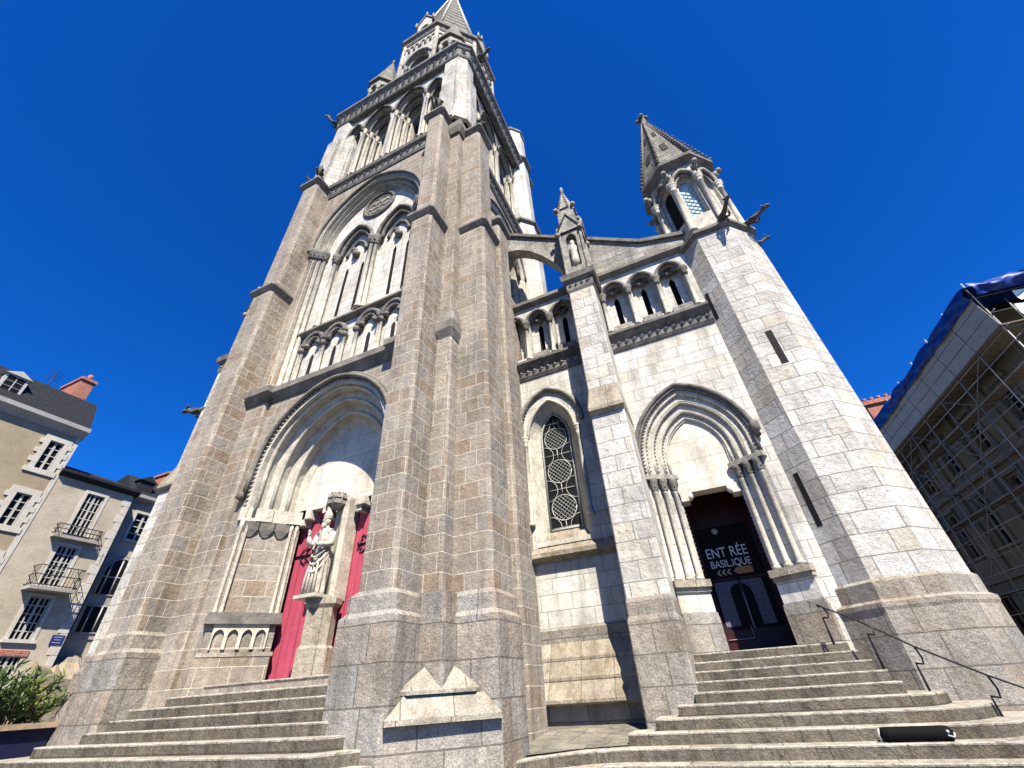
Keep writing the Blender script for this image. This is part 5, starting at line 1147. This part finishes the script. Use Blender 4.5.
for i in range(3): x, y, _ = TL3(16.75, 0.8 + 0.45 * i, 0); g.lathe(x, y, [(0.14, 16.05), (0.11, 16.4)], 8)
g.build('chimney', M['brickred'], rf)
rb = thing('rubble_wall', 'rough yellowish rubble wall at the foot of the far houses', 'wall', (-31.5, 15, 0.86))
g = G(); g.loft([[(-33.6, y, 0.5), (-32.3, y, 0.5), (-32.4, y, 3.6 + 0.3 * math.sin(y * 2)), (-33.6, y, 4.3 + 0.2 * math.sin(y * 3))] for y in [13.4 + 0.4 * i for i in range(22)]]); g.build('stonework', M['rubble'], rb)
sgp = thing('street_name_plate', 'small dark blue enamel street plate on the cream house corner', 'street sign', (XL + 0.04, 14.0, 5.0))
g = G(); g.box(13.6, 14.15, -0.055, -0.03, 4.85, 5.3, TL); g.build('plate', M['plate'], sgp)
g = G()
for z, a, b in ((5.2, 13.68, 14.07), (5.08, 13.74, 14.01), (4.95, 13.7, 14.05)): g.box(a, b, -0.058, -0.056, z - 0.012, z + 0.012, TL)
g.build('lettering_line', M['white'], sgp)

# shrub in its planter on the left
pl = thing('planter', 'dark navy planter trough with a weathered wooden rim at the left kerb', 'planter', (-17.6, 6.9, 0.86))
g = G(); g.prism([(-18.3, 5.2), (-16.9, 5.2), (-16.9, 7.9), (-18.3, 7.9)], 0.8, 1.42, [(-18.4, 5.15), (-16.85, 5.15), (-16.85, 7.95), (-18.4, 7.95)]); g.build('trough', M['navy'], pl)
g = G(); g.box(-18.45, -18.3, 5.1, 8.0, 1.42, 1.54); g.box(-16.92, -16.75, 5.1, 8.0, 1.42, 1.54); g.box(-18.3, -16.92, 5.1, 5.25, 1.425, 1.535); g.box(-18.3, -16.92, 7.85, 8.0, 1.425, 1.535); g.build('rim', M['wood'], pl)
g = G(); g.box(-18.32, -16.9, 5.24, 7.86, 1.3, 1.44); g.build('soil', M['bark'], pl)
sh = thing('shrub', 'dense evergreen shrub with narrow leaves growing in the navy planter', 'shrub', (-17.6, 6.9, 1.44))
g = G(); lf, ly = G(), G(); rnd = random.Random(4)
for i in range(95):
    bx, by = -17.6 + rnd.uniform(-0.45, 0.45), 6.6 + rnd.uniform(-1.2, 1.1); ln = rnd.uniform(0.8, 2.3) * (1 - 0.25 * abs(by - 6.7))
    dr = Vector((rnd.uniform(-0.5, 0.6), rnd.uniform(-0.7, 0.9), 1)).normalized(); P = [Vector((bx, by, 1.4)) + dr * ln * t_ + Vector((0, 0, -0.25 * t_ * t_ * ln)) for t_ in (0, 0.35, 0.7, 1)]
    g.tube(P, [0.016, 0.013, 0.009, 0.004], 4)
    for k in range(32):
        t_ = rnd.uniform(0.15, 1.0); q = P[0] + dr * ln * t_ + Vector((0, 0, -0.25 * t_ * t_ * ln)); a = rnd.uniform(0, 2 * PI); el = rnd.uniform(-0.3, 1.0)
        d = (Vector((math.cos(a), math.sin(a), el)) + dr * 0.5).normalized(); s = d.cross(Vector((rnd.uniform(-1, 1), rnd.uniform(-1, 1), rnd.uniform(-1, 1)))).normalized(); L = rnd.uniform(0.14, 0.3); w_ = L * 0.11
        tgt = ly if by > 7.3 and rnd.random() < 0.5 else lf
        tgt.poly([q, q + d * L * 0.45 + s * w_, q + d * L, q + d * L * 0.45 - s * w_])
g.build('stems', M['bark'], sh); lf.build('leaves', M['leaf'], sh, merge=False); ly.build('yellow_leaves', M['leafy'], sh, merge=False)

# ------------------------------------------------------------------ right-hand building under scaffold
nr = Vector((18.0, 27.0)); dd_ = Vector((-0.073, 1.0)).normalized(); iw_ = Vector((dd_.y, -dd_.x))
TR = lambda s, d, z: (nr.x + dd_.x * s + iw_.x * d, nr.y + dd_.y * s + iw_.y * d, z)
rb2 = thing('tenement_building', 'weathered grey brown building with tall windows under scaffolding', 'building', (22, 40, 0.4))
cols = [2.2 + 4.1 * i for i in range(10)]; WR = []
for c in cols: WR += [(c, c + 1.15, 12.0, 14.2), (c, c + 1.15, 7.3, 10.2), (c - 0.2, c + 1.35, 2.0, 5.0)]
g = G(); cur = -0.0
for c in cols:
    wall(g, TR, cur, c - 0.2, 0.2, 17.2)
    z_ = 0.2
    wall(g, TR, c - 0.2, c + 1.35, 0.2, 2.0); wall(g, TR, c - 0.2, c, 5.0, 17.2); wall(g, TR, c + 1.15, c + 1.35, 5.0, 17.2)
    A_ = arch(c + 0.575, 0.575, 0.5, 9.7, 7.3, 6); wall(g, TR, c, c + 1.15, 5.0, 12.0, [A_]); wall(g, TR, c, c + 1.15, 14.2, 17.2)
    for r_ in (A_, rect(c, c + 1.15, 12.0, 14.2), rect(c - 0.2, c + 1.35, 2.0, 5.0)): orders(g, TR, [(r_, 0), (r_, 0.3)])
    cur = c + 1.35
wall(g, TR, cur, 43, 0.2, 17.2)
P = [TR(0, 0, 0.2), TR(0, 14, 0.2), TR(43, 14, 0.2), TR(43, 0, 0.2)]; Q_ = [(x, y, 17.2) for x, y, _ in P]
for i in range(3): g.poly([P[i], P[i + 1], Q_[i + 1], Q_[i]])
g.build('wall', M['oldwall'], rb2)
for c in cols:
    for a, b, z0, z1 in ((c, c + 1.15, 12.0, 14.2), (c, c + 1.15, 7.3, 10.2), (c - 0.2, c + 1.35, 2.0, 5.0)):
        g = G()
        for i in range(3): u = a + (b - a) * i / 2; g.box(u - 0.05, u + 0.05, 0.2, 0.26, z0, z1, TR)
        for i in range(4): z = z0 + (z1 - z0) * i / 3; g.box(a, b, 0.205, 0.255, z - 0.04, z + 0.04, TR)
        o = g.build('window', M['zinc'] if z0 > 3 else M['rust'], rb2)
        g = G(); g.box(a - 0.0, b, 0.28, 0.31, z0, z1, TR); g.build('pane', M['glass'], o)
        if z0 > 3:
            g = G(); g.box(a - 0.25, a - 0.02, -0.1, 0.06, z0, z1 + 0.1, TR); g.box(b + 0.02, b + 0.25, -0.1, 0.06, z0, z1 + 0.1, TR); g.box(a - 0.35, b + 0.35, -0.2, 0.06, z1 + 0.15, z1 + 0.42, TR); g.box(a - 0.35, b + 0.35, -0.2, 0.06, z0 - 0.2, z0, TR); g.build('surround', M['oldwall'], rb2)
g = G()
for z0, z1, o_ in ((5.6, 5.95, 0.25), (11.0, 11.35, 0.3), (15.6, 16.4, 0.4)): g.box(-o_, 43, -o_, 0.06, z0, z1, TR)
for s in [0.4 + 4.1 * i for i in range(11)]: g.box(s - 0.3, s + 0.3, -0.16, 0.06, 5.95, 15.6, TR)
g.build('cornice', M['oldwall'], rb2)
g = G(); g.loft([[TR(s, -0.4, 17.2), TR(s, 4, 19.5), TR(s, 10, 19.5), TR(s, 14, 17.2)] for s in (0, 43)]); g.build('roof', M['slate'], rb2)
ch = thing('chimney_stack', 'red brick chimney stack with clay pots rising beyond the scaffolded roof', 'chimney', (18.5, 47, 16))
g = G(); g.box(17.9, 21.5, 46.5, 48.0, 13, 22.2); g.box(17.7, 21.7, 46.3, 48.2, 22.2, 22.6); g.build('stack', M['brickred'], ch)
for i in range(6):
    g = G(); g.lathe(18.3 + 0.6 * i, 47.2, [(0.22, 22.6), (0.17, 23.1), (0.2, 23.2)], 8); g.build('pot', M['brickred'], ch)
g = G(); g.box(17.9, 21.5, 46.55, 47.95, 0.3, 13.0); g.build('gable', M['render2'], ch)
# scaffold: standards, ledgers, braces, decks
sf = thing('scaffold', 'tube scaffolding with board decks along the front of the weathered building', 'scaffolding', (17, 38, 0.4))
SS = [-2.4 + 2.45 * i for i in range(17)]; LV = [2.6, 4.7, 6.8, 8.9, 11.0, 13.1, 14.8]
for s in SS:
    for d in (-1.75, -0.75):
        g = G(); g.tube([TR(s, d, 0.4), TR(s, d, 18.0 if d < -1 else 16.5)], 0.04, 6); g.build('standard', M['pole'], sf)
for z in LV:
    for d in (-1.75, -0.75):
        g = G(); g.tube([TR(SS[0] - 0.3, d + 0.06, z), TR(SS[-1] + 0.3, d + 0.06, z)], 0.028, 6); g.build('ledger', M['pole'], sf)
    g = G(); g.tube([TR(SS[0] - 0.3, -1.69, z + 1.0), TR(SS[-1] + 0.3, -1.69, z + 1.0)], 0.03, 6); g.build('guard_rail', M['pole'], sf)
    g = G()
    for i in range(len(SS) - 1):
        for q in range(2): g.box(SS[i] + 0.04, SS[i + 1] - 0.04, -1.66 + 0.43 * q, -1.27 + 0.43 * q, z + 0.05, z + 0.09, TR)
    if z not in (6.8, 11.0): g.build('deck', M['deck'], sf)
for i in range(0, len(SS) - 1):
    for j in range(len(LV) - 1):
        if (i + j) % 3 == 2: continue
        a, b = (i, i + 1) if (i + j) % 2 else (i + 1, i)
        g = G(); g.tube([TR(SS[a], -1.82, LV[j]), TR(SS[b], -1.82, LV[j + 1])], 0.024, 5); g.build('brace', M['pole'], sf)
for s in SS[::2]:
    for z in LV: g = G(); g.tube([TR(s, -1.9, z - 0.03), TR(s, -0.1, z - 0.03)], 0.026, 5); g.build('transom', M['pole'], sf)
# end bay towards the square
for x in (2.0, 4.5, 7.0, 9.5):
    for d in (-2.4, -0.8):
        g = G(); g.tube([TR(d, x, 0.4), TR(d, x, 17.8)], 0.04, 6); g.build('standard', M['pole'], sf)
for z in LV + [15.8, 16.9]:
    g = G(); g.tube([TR(-2.4, -1.9, z), TR(-2.4, 14, z)], 0.028, 6); g.build('ledger', M['pole'], sf)
for j, z in enumerate(LV[:-1]):
    for i, x in enumerate((-0.5, 2.0, 4.5, 7.0)):
        if (i + j) % 2: continue
        g = G(); g.tube([TR(-2.45, x, z), TR(-2.45, x + 2.5, z + 2.1)], 0.024, 5); g.build('brace', M['pole'], sf)
# cladding sheets under the eaves, and the soffit deck
cl = thing('cladding', 'band of grey sheets boxed round the top of the scaffold under the blue tarpaulin', 'cladding', (16.5, 38, 14.9))
for i in range(17):
    s0, s1 = -2.6 + 2.4 * i, -2.6 + 2.4 * (i + 1)
    for z0, z1, d0, d1 in ((14.95, 15.62, -1.93, -2.0), (15.66, 16.3, -2.0, -2.07), (16.34, 16.8, -2.07, -2.11)):
        g = G(); a, b = s0 + 0.03, s1 - 0.03; g.loft([[TR(a, d0, z0), TR(b, d0, z0), TR(b, d0 + 0.03, z0), TR(a, d0 + 0.03, z0)], [TR(a, d1, z1), TR(b, d1, z1), TR(b, d1 + 0.03, z1), TR(a, d1 + 0.03, z1)]]); g.build('sheet', M['panel'], cl)
g = G(); g.box(-2.6, 38.2, -1.92, -0.45, 14.86, 14.92, TR); g.build('soffit', M['deck'], cl)
for z0, z1, a, b, mt in ((15.0, 15.8, -0.8, 3.6, 'tarpw'), (16.0, 16.6, -0.4, 5.0, 'tarpw')):
    g = G(); g.loft([[TR(-2.62 + 0.06 * math.sin(i * 1.7), a + (b - a) * i / 12, z0 + 0.1 * math.sin(i * 2.1)), TR(-2.62 + 0.1 * math.cos(i * 2.3), a + (b - a) * i / 12, (z0 + z1) / 2), TR(-2.60, a + (b - a) * i / 12, z1 + 0.08 * math.cos(i * 1.3))] for i in range(13)], closed=False); g.build('white_sheet', M[mt], cl)
# crumpled blue tarpaulin over the roof edge
tp = G(); rnd = random.Random(11); ns, nd = 90, 9
def tarp(fn, n, nd, seed, amp):
    rn = random.Random(seed); ph = [rn.uniform(0, 6.28) for _ in range(10)]; rows = []
    rid = lambda x: 1 - 2 * abs(math.sin(x))          # sharp creases, soft hollows
    for i in range(n + 1):
        row = []
        for j in range(nd + 1):
            u, v = i / n, j / nd
            w_ = 0.5 * rid(u * 34 + v * 4 + ph[0] + math.sin(u * 13 + ph[6])) + 0.35 * rid(u * 61 - v * 9 + ph[1]) + 0.3 * rid(v * 8 + u * 17 + ph[2] + 1.3 * math.sin(u * 29)) + 0.15 * rid(u * 140 + v * 13 + ph[3])
            w2 = abs(math.sin(u * 31 + ph[5] + 0.6 * math.sin(u * 50))) ** 0.6
            row.append(fn(u, v, amp * w_, w2))
        rows.append(row)
    return rows
def tf(u, v, w_, w2):
    s = -2.7 + 41.5 * u
    if v < 0.5: q = v / 0.5; return TR(s, -2.15 - 0.12 * math.sin(q * PI) + w_ * 0.6, 16.65 + 0.95 * q * (0.72 + 0.28 * w2) + w_ * 0.4)
    q = (v - 0.5) / 0.5; return TR(s, -2.15 + 5.5 * q + w_ * 0.5, 16.65 + 0.95 * (0.72 + 0.28 * w2) + 0.5 * q + w_ * 0.4 * (1 - q))
tr_ = thing('tarpaulin', 'crumpled blue tarpaulin draped over the roof edge above the grey sheets', 'tarpaulin', (17, 38, 16.6))
R_t = tarp(tf, 320, 16, 3, 0.22); g = G(); g.loft(R_t, closed=False, smooth=True)
def tf2(u, v, w_, w2):
    x = -1.95 + 17 * u
    if v < 0.5: q = v / 0.5; return TR(-2.8 - 0.2 * math.sin(q * PI) + w_ * 0.6, x, 16.8 + 0.9 * q * (0.72 + 0.28 * w2) + w_ * 0.4)
    q = (v - 0.5) / 0.5; return TR(-2.8 + 5 * q + w_ * 0.5, x + 5 * q, 16.8 + 0.9 * (0.72 + 0.28 * w2) + 0.5 * q + w_ * 0.4 * (1 - q))
g.loft(tarp(tf2, 150, 16, 8, 0.22), closed=False, smooth=True); g.build('sheet', M['tarp'], tr_)
